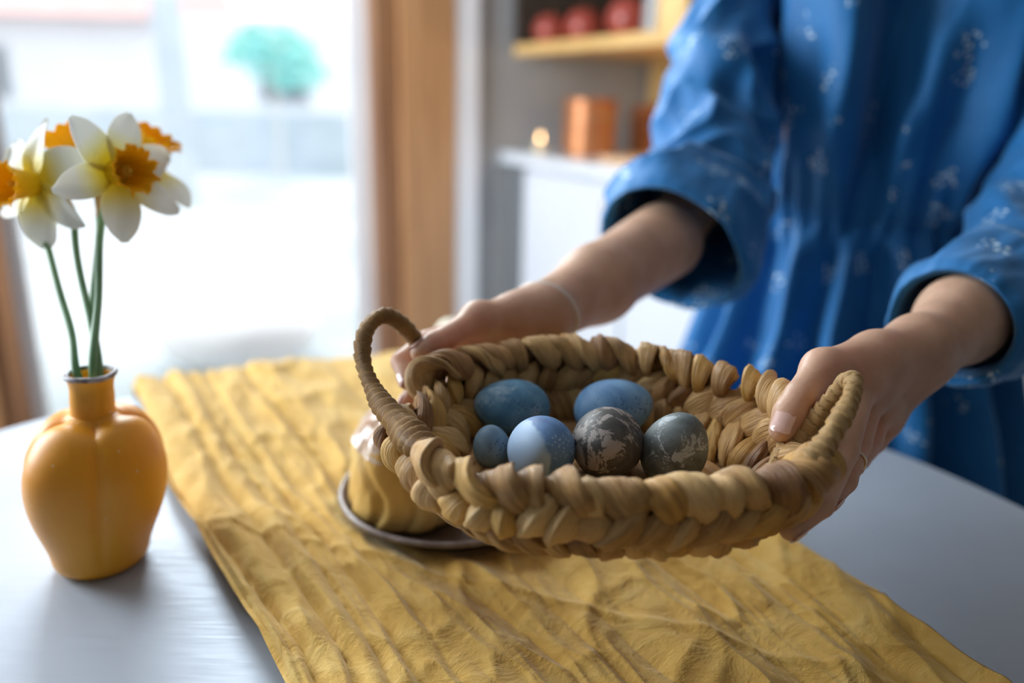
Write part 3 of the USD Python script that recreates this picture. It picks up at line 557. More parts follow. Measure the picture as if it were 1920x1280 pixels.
dl = (RIM[:, :2] - cxy) @ ax_l; ds = (RIM[:, :2] - cxy) @ ax_s
BASEC = np.stack([*(cxy[:, None] + ax_l[:, None] * dl * .75 + ax_s[:, None] * ds * .93), np.full(720, FLOOR_Z)], -1)
def wall(u, v):              # u in turns, v 0 floor .. 1 rim
    i = (u % 1.0) * 720; i0 = int(i) % 720; f = i - int(i); i1 = (i0 + 1) % 720
    R_ = RIM[i0] * (1 - f) + RIM[i1] * f; B_ = BASEC[i0] * (1 - f) + BASEC[i1] * f
    out = R_[:2] - cxy; out = out / np.linalg.norm(out)
    p = B_ + (R_ - B_) * v; p[:2] += out * .007 * math.sin(math.pi * min(max(v, 0), 1)); return p
def wnorm(u, v):
    a = wall(u + .002, v) - wall(u - .002, v); b = wall(u, v + .05) - wall(u, v - .05); n = np.cross(b, a); n /= np.linalg.norm(n)
    o = wall(u, v)[:2] - cxy
    return n if n[:2] @ o > 0 else -n
bk = thing('basket', 'oval basket woven of thick tan water hyacinth braid, held in both hands', 'basket', loc=(*cxy, FLOOR_Z - .008))
seg = np.linalg.norm(np.diff(np.vstack([RIM, RIM[:1]]), axis=0), axis=1); PER = seg.sum()
arc = np.r_[0, np.cumsum(seg)] / PER; u_of = lambda a: np.interp(a % 1.0, arc, np.linspace(0, 1, 721))
r_ = np.random.default_rng(17)
choose = lambda: int(r_.choice(4, p=[.38, .24, .20, .18]))
def strand(ctrl, nrm, w, t, seed, ns=22, nt=22, tilt=0.0, twist=0.6, blunt=.5, skew=.5):
    """a folded strand following control points; nrm: outward normal at each control point; swells in the middle and tucks in at both ends"""
    r = np.random.default_rng(seed); d = np.r_[0, np.cumsum(np.linalg.norm(np.diff(ctrl, axis=0), axis=1))]
    s = np.linspace(0, 1, ns); cen = CubicSpline(d, ctrl)(s * d[-1]); N = CubicSpline(d, nrm)(s * d[-1])
    T = np.gradient(cen, axis=0); T /= np.linalg.norm(T, axis=1, keepdims=True); N = N - T * np.sum(N * T, 1, keepdims=True); N /= np.linalg.norm(N, axis=1, keepdims=True)
    Sd = np.cross(T, N); N2 = N * math.cos(tilt) + Sd * math.sin(tilt); S2 = np.cross(T, N2)
    prof = np.maximum(np.sin(np.pi * s ** (math.log(.5) / math.log(skew))), 0) ** blunt
    th = np.arange(nt + 1) * 2 * np.pi / nt; ph = r.uniform(0, 6.28, 6); ss = s[:, None]; tt = th[None] + twist * (ss - .5)
    rid = 1 + .085 * np.sin(4 * tt + ph[0] + 1.2 * ss) + .065 * np.sin(7 * tt + ph[1] - ss) + .035 * np.sin(11 * tt + ph[2] + 2 * ss)
    lump = 1 + .10 * np.sin(5 * ss + ph[3]) * np.cos(th[None] + ph[4])
    ca, sa = np.cos(th)[None], np.sin(th)[None]
    ra = (prof * w / 2)[:, None] * rid * lump; rb = (prof * t / 2)[:, None] * rid
    p = cen[:, None] + (ra * np.sign(ca) * np.abs(ca) ** .9)[..., None] * S2[:, None] + (rb * np.sign(sa) * np.abs(sa) ** .8)[..., None] * N2[:, None]
    m = grid_mesh(p); cc = np.repeat((cen[:-1] + cen[1:]) / 2, nt, 0); cc = np.vstack([cc, cc])
    if np.einsum('ij,ij->i', m.triangles_center - cc, m.face_normals).mean() < 0: m.invert()
    uv = np.stack(np.broadcast_arrays((np.arange(nt + 1) / nt)[None] + seed * .37, ss * d[-1] / .035 + seed * .71), -1).reshape(-1, 2)
    return m, uv
def put(ctrl, nrm, w, t, seed, mi=None, **k):
    m, uv = strand(np.array(ctrl), np.array(nrm), w, t, seed, **k); return obj('strand', m, M_fib[choose() if mi is None else mi], bk, smooth=True, uv=uv)
NB = 44; pitch = PER / NB
skip = lambda a: .965 < (a % 1.0) or (a % 1.0) < .062      # the stretch by the left handle is a plain wrapped cord
def half_row(side, va, vb, sgn, w, t, off, phase, seed, slant=.55, n=NB):
    for k in range(n):
        a = (k + phase + r_.uniform(-.12, .12)) / n; sl = slant * sgn * r_.uniform(.45, 1.65) / n; dv = r_.uniform(-.04, .04)
        q = []; nn_ = []
        for f, o in ((0, -.5), (.28, .75), (.62, 1.0), (1, -.2)):
            u = u_of(a - sl + 2 * sl * f); v = va + (vb - va) * f + dv; n_ = wnorm(u, min(max(v, .1), .9)) * side
            q.append(wall(u, v) + n_ * off * o); nn_.append(n_)
        put(q, nn_, w * r_.uniform(.82, 1.28), t * r_.uniform(.85, 1.3), seed + k, tilt=.30 * sgn * side + r_.uniform(-.35, .35), twist=r_.uniform(-2, 2), skew=r_.uniform(.38, .64), blunt=r_.uniform(.5, .85))
# outer face: a lower and a middle half braid, leaning opposite ways
half_row(+1, -.26, .40, -1, pitch * 1.06, .0105, .0058, .0, 1000)
half_row(+1, .14, .80, +1, pitch * 1.10, .0115, .0074, .5, 1100)
# inner face
half_row(-1, -.10, .46, +1, pitch * 1.10, .0095, .0046, .25, 1200)
half_row(-1, .28, .82, -1, pitch * 1.12, .0100, .0056, .75, 1300)
# rim: broad folds laid over the edge from inside to outside
for k in range(NB):
    a = (k + .2 + r_.uniform(-.26, .26)) / NB
    if skip(a) or np.linalg.norm(wall(u_of(a), 1) - PZ(1533, 812, .929)) < .022 or np.linalg.norm(wall(u_of(a), 1) - PZ(768, 722, .933)) < .030: continue
    sl = r_.uniform(.25, 1.25) / NB; q, nn_ = [], []; top = r_.uniform(-.0015, .0030)
    for f, v, side, o in ((-1, .66 + r_.uniform(-.06, .06), -1, .0020), (-.5, .93, -1, .0078), (-.05, 1.03, 0, 0), (.45, .93, 1, .0090), (.8, .74, 1, .0085), (1.25, .50 + r_.uniform(-.10, .06), 1, .0010)):
        u = u_of(a + sl * f); n_ = wnorm(u, .8); q.append(wall(u, v) + n_ * o * side + np.array([0, 0, top if side == 0 else 0])); nn_.append(n_ * side if side else np.array([0, 0, 1.0]))
    put(q, nn_, pitch * r_.uniform(1.0, 1.55), .0098 * r_.uniform(.8, 1.35), 1400 + k, tilt=r_.uniform(-.35, .65), twist=r_.uniform(-2, 2), ns=28, nt=24, blunt=r_.uniform(.48, .75), skew=r_.uniform(.5, .62))
# shell in the shade colour of the weave gaps; then the coiled base
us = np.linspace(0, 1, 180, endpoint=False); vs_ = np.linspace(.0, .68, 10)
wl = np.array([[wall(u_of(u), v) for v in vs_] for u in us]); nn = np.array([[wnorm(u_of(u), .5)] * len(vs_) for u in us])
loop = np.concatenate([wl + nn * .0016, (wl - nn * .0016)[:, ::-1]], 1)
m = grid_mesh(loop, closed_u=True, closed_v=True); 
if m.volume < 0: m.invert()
obj('core', m, M_core, bk, smooth=False, label='thin dark shell inside the weave, coloured as the shade in the gaps')
coils = []
for q, f in enumerate(np.linspace(.08, .88, 9)):
    c = np.stack([cxy[0] + (BASEC[::6, 0] - cxy[0]) * f, cxy[1] + (BASEC[::6, 1] - cxy[1]) * f, np.full(120, FLOOR_Z - .0055)], -1)
    coils.append(ring_tube(c, .0072, 10))
fl = np.stack([BASEC[::6, 0], BASEC[::6, 1], np.full(120, FLOOR_Z - .008)], -1)
obj('base', cat_(coils), M_fib[2], bk, smooth=True, label='coiled brown base under the eggs', uv=np.zeros((sum(len(c.vertices) for c in coils), 2)))
def handle(pts, rad, seed, wraps=26):
    p = spline(pts, 300); r = np.random.default_rng(seed); jit = r.uniform(.8, 1.25, 64)
    def rf(s, th):
        x = s * wraps + th / 6.283 + .25 * np.sin(s * 23 + seed); fr = x - np.floor(x); return (1 + .30 * (fr ** .7) - .14 + .04 * np.sin(th * 3 + s * 40)) * (1 + .07 * np.sin(s * 31 + seed))
    t, a, b_ = frames(p); nt = 20; th = np.arange(nt + 1) * 2 * np.pi / nt
    R_ = np.broadcast_to(rad, (300,)) if np.ndim(rad) == 0 else np.interp(np.linspace(0, 1, 300), np.linspace(0, 1, len(rad)), rad)
    rr = R_[:, None] * rf(np.linspace(0, 1, 300)[:, None], th[None] * (1 - 1e-9))
    q = p[:, None] + rr[..., None] * (np.cos(th)[None, :, None] * a[:, None] + np.sin(th)[None, :, None] * b_[:, None])
    m = grid_mesh(q)
    if np.einsum('ij,ij->i', m.face_normals, m.triangles_center - p[np.clip(np.arange(len(m.faces)) % (299 * nt) // nt, 0, 299)]).mean() < 0: m.invert()
    uv = np.stack(np.broadcast_arrays((np.linspace(0, 1, 300) * wraps * .8)[:, None] + 0 * th[None], th[None] / 6.283 * 1.3), -1).reshape(-1, 2)
    return m, uv
m, uv = handle([P(840, 872, .462), P(800, 846, .476), P(764, 812, .494), P(728, 772, .514), P(700, 730, .530), P(684, 690, .540), P(679, 650, .546), P(690, 613, .556), P(716, 592, .568), P(748, 603, .582), P(775, 632, .594), P(800, 668, .604), P(815, 700, .608)], [.0035, .0085, .0098, .0090, .0070, .0056, .0053, .0053, .0054, .0056, .006, .0065, .003], 3, 34)
obj('handle', m, M_fib[3], bk, smooth=True, uv=uv, label='arched wrapped handle at the left end')
m, uv = handle([P(1440, 880, .497), P(1482, 846, .502), P(1522, 795, .502), P(1556, 752, .498), P(1580, 722, .492), P(1596, 712, .484), P(1598, 735, .474), P(1582, 775, .464), P(1556, 818, .456), P(1530, 856, .452), P(1488, 898, .452)], [.003, .0078, .0068, .0058, .0052, .0052, .0053, .0056, .0062, .0075, .003], 5, 24)
obj('handle', m, M_fib[1], bk, smooth=True, uv=uv, label='arched wrapped handle at the right end')

# ------------------------------------------------------------------ eggs
def egg_mesh(c, axis, length, dia):
    t = np.linspace(0, np.pi, 40); z = np.cos(t); r = np.sin(t) * (1 - .13 * z)
    m = lathe(np.stack([r * dia / 2, -z * length / 2], -1)[::1] * [1, -1], 64)
    if m.volume < 0: m.invert()
    A = np.asarray(axis, float); A /= np.linalg.norm(A)
    T = trimesh.geometry.align_vectors([0, 0, 1], A); m.apply_transform(T); m.apply_translation(c); return m
def egg_mat(name, stops, scale, fleck=None, fscale=40, fthr=(.5, .56), speck=None, side=None, rough=0.56, distort=0.6, loc=(0, 0, 0), bump=.08):
    """dyed shell: base mottle; large irregular patches (fleck); tiny pits (speck); one side in a second colour (side = direction, offset, colour)"""
    n = {'tc': ('texture_coordinate', {}), 'mp': ('mapping', {'location': loc}), 'n': ('noise_texture', {'scale': scale, 'detail': 5, 'distortion': distort}), 'r': ('rgb_ramp', {'ramp': stops}), 'p': ('principled_bsdf', {'roughness': rough}),
         'nb': ('noise_texture', {'scale': 600, 'detail': 2}), 'b': ('bump', {'strength': bump, 'distance': .0006})}
    l = [('tc.object', 'mp.vector'), ('mp.vector', 'n.vector'), ('n.fac', 'r.fac'), ('mp.vector', 'nb.vector'), ('nb.fac', 'b.height'), ('b.normal', 'p.normal')]; col = 'r.color'
    if side:
        d, off, c2 = side
        n['dt'] = ('vector_math', {'math_type': 'dot_product', 'vector2': d}); n['sn'] = ('noise_texture', {'scale': 70, 'detail': 3}); n['sa'] = ('math', {'math_type': 'multiply_add', 'value2': .009}); n['sr'] = ('map_range', {'from_min': off - .0012, 'from_max': off + .0012, 'clamp': True}); n['sm'] = ('mix', {'color2': c2})
        l += [('mp.vector', 'dt.vector1'), ('mp.vector', 'sn.vector'), ('sn.fac', 'sa.value1'), ('dt.value', 'sa.value3'), ('sa.value', 'sr.value'), ('sr.result', 'sm.fac'), (col, 'sm.color1')]; col = 'sm.color'
    if fleck:
        n['fn'] = ('noise_texture', {'scale': fscale, 'detail': 7, 'roughness': .72, 'distortion': .5}); n['fr'] = ('map_range', {'from_min': fthr[0], 'from_max': fthr[1], 'clamp': True}); n['fm'] = ('mix', {'color2': fleck})
        n['fo'] = ('mapping', {'location': (3.1, 1.7, 5.3)})
        l += [('mp.vector', 'fo.vector'), ('fo.vector', 'fn.vector'), ('fn.fac', 'fr.value'), ('fr.result', 'fm.fac'), (col, 'fm.color1')]; col = 'fm.color'
    if speck:
        n['v'] = ('voronoi_texture', {'scale': 420}); n['vl'] = ('math', {'math_type': 'less_than', 'value2': .30}); n['wn'] = ('noise_texture', {'scale': 60, 'detail': 2}); n['wl'] = ('map_range', {'from_min': .50, 'from_max': .62, 'clamp': True}); n['vm'] = ('math', {'math_type': 'multiply'}); n['sx'] = ('mix', {'color2': speck})
        l += [('mp.vector', 'v.vector'), ('v.distance', 'vl.value1'), ('mp.vector', 'wn.vector'), ('wn.fac', 'wl.value'), ('vl.value', 'vm.value1'), ('wl.result', 'vm.value2'), ('vm.value', 'sx.fac'), (col, 'sx.color1')]; col = 'sx.color'
    return mat(name, n, l + [(col, 'p.base_color')], 'p.BSDF')
def egg(label, px, py, zc, axis, length, dia, m):
    c = PZ(px, py, zc); e = thing('egg', label, 'egg', loc=c)
    obj('shell', egg_mesh(c, axis, length, dia), m, e, smooth=True)
    return c
def seedir(a, b_, c): return RT * a + UP * b_ - FW * c
M_e1 = egg_mat('egg_blue_halves', [(0.3, (0.055, 0.13, 0.30)), (0.6, (0.10, 0.22, 0.44))], 55, speck=(.30, .42, .58), side=(tuple(seedir(-.93, -.28, .25)), .0085, (.30, .44, .62)))  # blue, paler on its left side, with an uneven edge
egg('blue egg, paler on one side, at the front of the basket, seen end on', 1016, 842, .9030, seedir(.1, .25, 1), .056, .0440, M_e1)
M_e2 = egg_mat('egg_marbled_black', [(0.3, (0.030, 0.028, 0.026)), (0.7, (0.075, 0.07, 0.065))], 120, fleck=(.28, .25, .23), fscale=58, fthr=(.535, .552), speck=None, distort=1.0)
egg('blackish brown egg with beige marbled patches in the middle of the front row', 1138, 832, .9038, seedir(-.25, -.1, 1), .058, .0470, M_e2)
M_e3 = egg_mat('egg_slate', [(0.3, (0.055, 0.068, 0.070)), (0.7, (0.14, 0.17, 0.175))], 90, fleck=(.30, .35, .38), fscale=70, fthr=(.575, .60), speck=(.34, .36, .34))
egg('slate grey speckled egg on the right of the front row', 1266, 840, .9025, seedir(.25, .8, .6), .054, .0430, M_e3)
M_e4 = egg_mat('egg_teal_blue', [(0.25, (0.045, 0.15, 0.27)), (0.5, (0.09, 0.25, 0.40)), (0.75, (0.20, 0.40, 0.55))], 40, fleck=(.28, .42, .54), fscale=50, fthr=(.50, .62), speck=(.05, .10, .16))
egg('teal blue mottled egg lying on its side at the left back of the basket', 960, 763, .9015, seedir(-1, .12, .25), .0575, .0415, M_e4)
M_e5 = egg_mat('egg_sky_blue', [(0.25, (0.05, 0.16, 0.36)), (0.5, (0.15, 0.31, 0.52)), (0.75, (0.28, 0.45, 0.64))], 35, speck=(.03, .07, .16), side=(tuple(seedir(-.5, .2, .2)), .020, (.07, .20, .40)))
egg('sky blue egg half hidden behind the marbled blackish egg', 1150, 766, .9030, seedir(1, .25, .2), .0585, .0440, M_e5)
M_e6 = egg_mat('egg_small_blue', [(0.3, (0.10, 0.19, 0.29)), (0.6, (0.21, 0.33, 0.44)), (0.8, (0.27, 0.39, 0.5))], 60, fleck=(.13, .21, .29), fscale=50, fthr=(.52, .66), speck=(.07, .12, .18))
egg('small dusty blue egg, tiniest in the basket, by the front rim', 922, 836, .8940, seedir(-.1, .8, .5), .032, .0258, M_e6)
M_e7 = principled('egg_cream', (.80, .78, .62), .45)
c7 = PZ(850, 604, .785); e7 = thing('egg', 'pale cream egg on the yellow cloth at the far table edge behind the hand', 'egg', loc=c7)

# ------------------------------------------------------------------ the woman
M_skin = mat('skin', {'tc': ('texture_coordinate', {}), 'n': ('noise_texture', {'scale': 35, 'detail': 4}), 'r': ('rgb_ramp', {'ramp': [(0.3, (0.43, 0.262, 0.172)), (0.7, (0.55, 0.345, 0.24))]}), 'n2': ('noise_texture', {'scale': 420, 'detail': 3}), 'b': ('bump', {'strength': 0.25, 'distance': 0.0007}),
    'p': ('principled_bsdf', {'roughness': 0.48, 'subsurface_weight': 0.18, 'subsurface_scale': 0.005, 'subsurface_radius': (1, .35, .2), 'specular_ior_level': .4})},
    [('tc.object', 'n.vector'), ('tc.object', 'n2.vector'), ('n.fac', 'r.fac'), ('r.color', 'p.base_color'), ('n2.fac', 'b.height'), ('b.normal', 'p.normal')], 'p.BSDF')
M_nail = principled('nail', (0.68, 0.45, 0.39), 0.22, coat_weight=0.5)
M_hair = mottled('brown_hair', [(0.3, (0.06, 0.035, 0.02)), (0.7, (0.12, 0.07, 0.04))], 20, .5, vec=(8, 8, .6))
M_silver = principled('silver', (.75, .75, .74), .25, metallic=1.0)
M_band = principled('pale_band', (.62, .55, .50), .45)
YAW = math.radians(-20)                         # turned towards the basket
HX = np.array([math.cos(YAW), math.sin(YAW), 0]); HY = np.array([-math.sin(YAW), math.cos(YAW), 0])    # her left, her back
BC0 = np.array([.485, 1.115, 0])
B = lambda x, y, z: BC0 + HX * x + HY * y + np.array([0, 0, z])
ws = {}
# --- her right arm (picture left)
ra_sh = B(-.165, .03, 1.36); ra_el = P(1320, 352, .945); ra_mid = P(1180, 492, .80); ra_wr = P(1020, 588, .672)
# --- her left arm (picture right)
la_sh = B(.175, .02, 1.36); la_el = P(1955, 470, .818); la_mid = P(1850, 560, .70); la_wr = P(1722, 650, .592)
def arm_mesh(lo_pts, palm, fingers, hh=.00155):
    allp = np.array([q for q, _ in palm] + [q for f in fingers for q, _ in f] + lo_pts)
    fld = Field(allp.min(0) - .045, allp.max(0) + .045, hh)
    G = fld.blank()
    for seg_ in ws['seg']: fld.bone(G, seg_[0], seg_[1], seg_[2], seg_[3], seg_[4])
    Fi = fld.blank()
    for f in fingers:
        one = fld.blank(); fld.chain(one, [q for q, _ in f], [r for _, r in f], .003); Fi = np.minimum(Fi, one)
    G = gaussian_filter(smin(G, Fi, .008), .9)
    return surface_nets(G, fld.lo, hh)
def mani(q): return m3.Manifold(m3.Mesh(np.asarray(q.vertices, np.float32), np.asarray(q.faces, np.uint32)))
def solid(make):             # the first grid step whose surface closes cleanly
    for h in (.00155, .00162, .00149, .00170, .00158, .00175):
        q = make(h)
        if mani(q).status() == m3.Error.NoError: break
    return q
# right hand (picture left): thumb lies along the inside of the rim, fingers reach round outside it
wr = ra_wr
dirA = (ra_wr - ra_mid) / np.linalg.norm(ra_wr - ra_mid); sideA = np.cross(dirA, FW); sideA /= np.linalg.norm(sideA)
i_m, m_m, r_m, p_m = P(902, 612, .662), P(915, 640, .680), P(930, 668, .697), P(948, 695, .712)
th_c, th_m, th_i, th_t = P(972, 592, .658), P(897, 598, .632), P(838, 633, .604), P(788, 661, .588)
ws['seg'] = [(P(1245, 448, .868), P(1120, 528, .752), .0385, .031, .0), (P(1245, 455, .875), P(1120, 535, .765), .037, .029, .02), (P(1120, 530, .755), wr, .031, .0215, .02), (P(1120, 536, .765), wr + FW * .012, .029, .020, .02),
    (wr, th_c, .0215, .018, .015), (wr, i_m, .021, .0165, .014), (wr + FW * .012, m_m, .020, .0155, .014), (wr + FW * .016, r_m, .018, .0145, .014), (wr + FW * .018, p_m, .016, .0135, .014),
    (i_m, p_m, .0135, .0125, .012), (th_c, th_m, .0165, .0120, .012), (th_m, i_m, .0100, .0120, .014)]
fA = [[(th_m, .0122), (th_i, .0092), ((th_i + th_t) / 2 + UP * .001, .0092), (th_t, .0078)],
      [(i_m, .0120), (P(800, 640, .652), .0090), (P(752, 678, .628), .0082), (P(764, 716, .612), .0069)],
      [(m_m, .0118), (P(812, 680, .672), .0088), (P(778, 728, .645), .0078), (P(760, 758, .630), .0066)],
      [(r_m, .0112), (P(840, 730, .690), .0084), (P(800, 775, .660), .0074), (P(785, 800, .645), .0064)],
      [(p_m, .0100), (P(880, 770, .702), .0075), (P(845, 805, .680), .0066), (P(828, 825, .668), .0057)]]
armA = solid(lambda h: arm_mesh([P(1245, 448, .868), P(1120, 528, .752), wr], [(i_m, 0), (p_m, 0), (th_c, 0)], fA, h))
# left hand (picture right)
wr = la_wr
i_m, m_m, r_m, p_m = P(1612, 712, .552), P(1630, 728, .572), P(1646, 752, .592), P(1654, 784, .608)
th_c, th_m, th_i, th_t = P(1640, 668, .560), P(1542, 692, .532), P(1500, 744, .512), P(1466, 806, .503)
ws['seg'] = [(P(1880, 535, .732), P(1800, 592, .660), .034, .0285, 0), (P(1885, 548, .745), P(1805, 606, .672), .032, .027, .02), (P(1800, 592, .660), wr, .0285, .0195, .02), (P(1805, 606, .672), P(1730, 672, .605), .027, .0185, .02),
    (wr, th_c, .0185, .0165, .014), (wr, i_m, .0185, .0150, .014), (wr + FW * .006, m_m, .0185, .0150, .014), (P(1730, 672, .605), r_m, .0178, .0145, .014), (P(1730, 675, .607), p_m, .0165, .0130, .014),
    *[(wr - FW * .013 + (m_ - wr) * .25, m_ - FW * .0098, .0040, .0042, .007) for m_ in (i_m, m_m, r_m)],
    (i_m, p_m, .0135, .0125, .012), (th_c, th_m, .0160, .0122, .012), (th_m, i_m, .0080, .0110, .012)]
fB = [[(th_m, .0124), (th_i, .0102), (th_i * .45 + th_t * .55 + (UP - RT) * .0006, .0102), (th_t, .0084)],
      [(i_m, .0120), (P(1582, 845, .508), .0092), (P(1538, 945, .480), .0082), (P(1482, 992, .464), .0070)],
      [(m_m, .0122), (P(1606, 832, .540), .0094), (P(1582, 900, .514), .0082), (P(1554, 938, .500), .0070)],
      [(r_m, .0116), (P(1630, 826, .575), .0091), (P(1598, 872, .548), .0078), (P(1560, 880, .530), .0066)],
      [(p_m, .0104), (P(1640, 828, .606), .0082), (P(1612, 862, .588), .0070), (P(1580, 868, .572), .0060)]]
armB = solid(lambda h: arm_mesh([P(1885, 540, .738), P(1800, 592, .660), wr], [(i_m, 0), (p_m, 0), (th_c, 0)], fB, h))
def relax(m, n=4):
    e = m.edges_unique; k = len(m.vertices); A = coo_matrix((np.ones(2 * len(e)), (np.r_[e[:, 0], e[:, 1]], np.r_[e[:, 1], e[:, 0]])), (k, k)).tocsr()
    dg = np.asarray(A.sum(1)); v = np.array(m.vertices)
    for i in range(n):
        v = v + .5 * (A @ v / dg - v); v = v - .51 * (A @ v / dg - v)
    m.vertices = v
for a_ in (armA, armB): relax(a_)
# torso, neck, head, legs, upper arms (under the dress or above the picture)
fld = Field(BC0 + np.array([-.42, -.5, -.02]), BC0 + np.array([.55, .3, 1.74]), .009)
G = fld.blank()
for x in (-.085, .085):
    fld.bone(G, B(x, 0, .86), B(x, -.01, .47), .085, .055, .03); fld.bone(G, B(x, -.01, .47), B(x, .02, .09), .052, .036, .02); fld.bone(G, B(x, .03, .04), B(x, -.13, .03), .036, .028, .02)
for x in (-.07, .07):
    fld.bone(G, B(x, 0, .88), B(x * .6, .01, 1.04), .10, .085, .04); fld.bone(G, B(x * .6, .01, 1.04), B(x * 1.0, .01, 1.24), .085, .095, .04)
fld.bone(G, B(-.14, .03, 1.35), B(.15, .02, 1.35), .052, .052, .05); fld.bone(G, B(0, .02, 1.36), B(0, .0, 1.47), .058, .05, .04)
fld.bone(G, B(0, .015, 1.585), B(0, -.02, 1.56), .092, .078, .03); fld.bone(G, B(0, -.045, 1.53), B(0, -.06, 1.49), .052, .036, .03); fld.bone(G, B(0, -.095, 1.55), B(0, -.112, 1.53), .008, .012, .012)
for s in (-1, 1): fld.bone(G, B(s * .088, .0, 1.58), B(s * .09, .01, 1.53), .012, .010, .006)
for s_, e_, q_ in ((ra_sh, ra_el, P(1245, 449, .870)), (la_sh, la_el, P(1888, 540, .742))):
    way = [s_, B(-.172, .0, 1.31), P(1362, 60, 1.035), P(1340, 210, .997), e_, q_] if s_ is ra_sh else [s_, B(.185, -.02, 1.30), P(1985, 120, .95), P(2000, 260, .915), P(1995, 380, .875), e_, q_]
    fld.chain(G, way, [.043, .041, .039, .038, .037, .036, .035][:len(way) - 1] + [.033], .02)
torso = surface_nets(G, fld.lo, .009)
try:
    parts = [m3.Manifold(m3.Mesh(np.asarray(q.vertices, np.float32), np.asarray(q.faces, np.uint32))) for q in (torso, armA, armB)]
    body = parts[0] + parts[1] + parts[2]
    if body.is_empty() or body.num_tri() < 1000: raise ValueError(str([p.status() for p in parts]))
    mb = body.to_mesh(); body = trimesh.Trimesh(mb.vert_properties[:, :3], mb.tri_verts, process=False)
except Exception as ex:
    print('body union fell back:', ex); body = cat_([torso, armA, armB])
pn = thing('person', 'woman in a blue dress with rolled sleeves, holding the basket over the table', 'person', loc=BC0)
obj('body', body, M_skin, pn, smooth=True)
# hair
hm = trimesh.creation.icosphere(3, 1.0); hv = hm.vertices * np.array([.104, .112, .118]); keep = hv
hv = hv * (1 + .04 * (meshkit.fbm(hm.vertices * 5, 3, 8) - .5))[:, None]; hm.vertices = np.array([B(x, y + .022, 1.60 + z) for x, y, z in hv]); obj('hair', hm, M_hair, pn, smooth=True)
# nails
def nail(p_prev, p_tip, nrm, ln, wd, r, r2):
    d = p_tip - p_prev; d /= np.linalg.norm(d); n = nrm - d * (nrm @ d); n /= np.linalg.norm(n); s = np.cross(d, n)
    a = np.linspace(0, 1, 14)[:, None]; w = np.linspace(-1, 1, 11)[None]
    half = wd / 2 * np.where(a < .18, np.sqrt(np.maximum(1 - ((.18 - a) / .18) ** 2 * .75, 0)), np.where(a > .86, np.sqrt(np.maximum(1 - ((a - .86) / .14) ** 2 * .8, 0)), 1))
    x = w * half; back = np.maximum(ln * (1 - a) - r * .62, 0); rl = r + (r2 - r) * np.clip(back / np.linalg.norm(p_tip - p_prev), 0, 1)
    over = np.maximum(r * .62 - ln * (1 - a), 0); lift = rl + .0005 - (x ** 2) / (2 * rl) * 1.05 - over ** 2 / (2.6 * r)
    c = p_tip + d * (r * .62 - ln)
    p = c + (a * ln)[..., None] * d + x[..., None] * s + lift[..., None] * n
    m = grid_mesh(p); k = len(m.vertices)
    return trimesh.Trimesh(np.vstack([m.vertices, m.vertices - n * .0012]), np.vstack([m.faces, m.faces[:, ::-1] + k]), process=False) if (m.face_normals @ n).mean() > 0 else trimesh.Trimesh(np.vstack([m.vertices, m.vertices - n * .0012]), np.vstack([m.faces[:, ::-1], m.faces + k]), process=False)
def addnail(f, nrm, ln=.0105, wd=.0095): obj('fingernail', nail(f[-2][0], f[-1][0], nrm, ln, wd, f[-1][1], f[-2][1]), M_nail, pn, smooth=True)
addnail(fB[0], -FW * .80 - RT * .45 + UP * .15, .0165, .0128)
addnail(fB[1], -FW * .5 + RT * .2 - UP * .8); addnail(fB[2], -FW * .3 + RT * .7 - UP * .5)
addnail(fA[0], UP * .8 + FW * .4, .013, .011); addnail(fA[1], -RT * .8 - FW * .4); addnail(fA[2], -RT * .8 - FW * .4)
# bracelet and ring
bd_ = ra_wr + (ra_mid - ra_wr) * .02; t_ = (ra_mid - ra_wr) / np.linalg.norm(ra_mid - ra_wr); a_ = UP - t_ * (UP @ t_); a_ /= np.linalg.norm(a_); b2 = np.cross(t_, a_); th_ = np.arange(64) * 2 * np.pi / 64
bc_ = bd_ + FW * .006 + a_ * .001
obj('bracelet', ring_tube(bc_ + .0265 * np.cos(th_)[:, None] * (a_ + t_ * -.25) + .0300 * np.sin(th_)[:, None] * b2, .0028), M_band, pn, smooth=True, label='thin pale bracelet on the wrist at the picture left')
rc = fB[2][1][0] * .55 + fB[2][2][0] * .45; t_ = fB[2][2][0] - fB[2][1][0]; t_ /= np.linalg.norm(t_); a_ = UP - t_ * (UP @ t_); a_ /= np.linalg.norm(a_); b2 = np.cross(t_, a_); th_ = np.arange(40) * 2 * np.pi / 40
obj('ring', ring_tube(rc + .0094 * (np.cos(th_)[:, None] * a_ + np.sin(th_)[:, None] * b2), .0008, 8), M_silver, pn, smooth=True, label='thin silver ring')

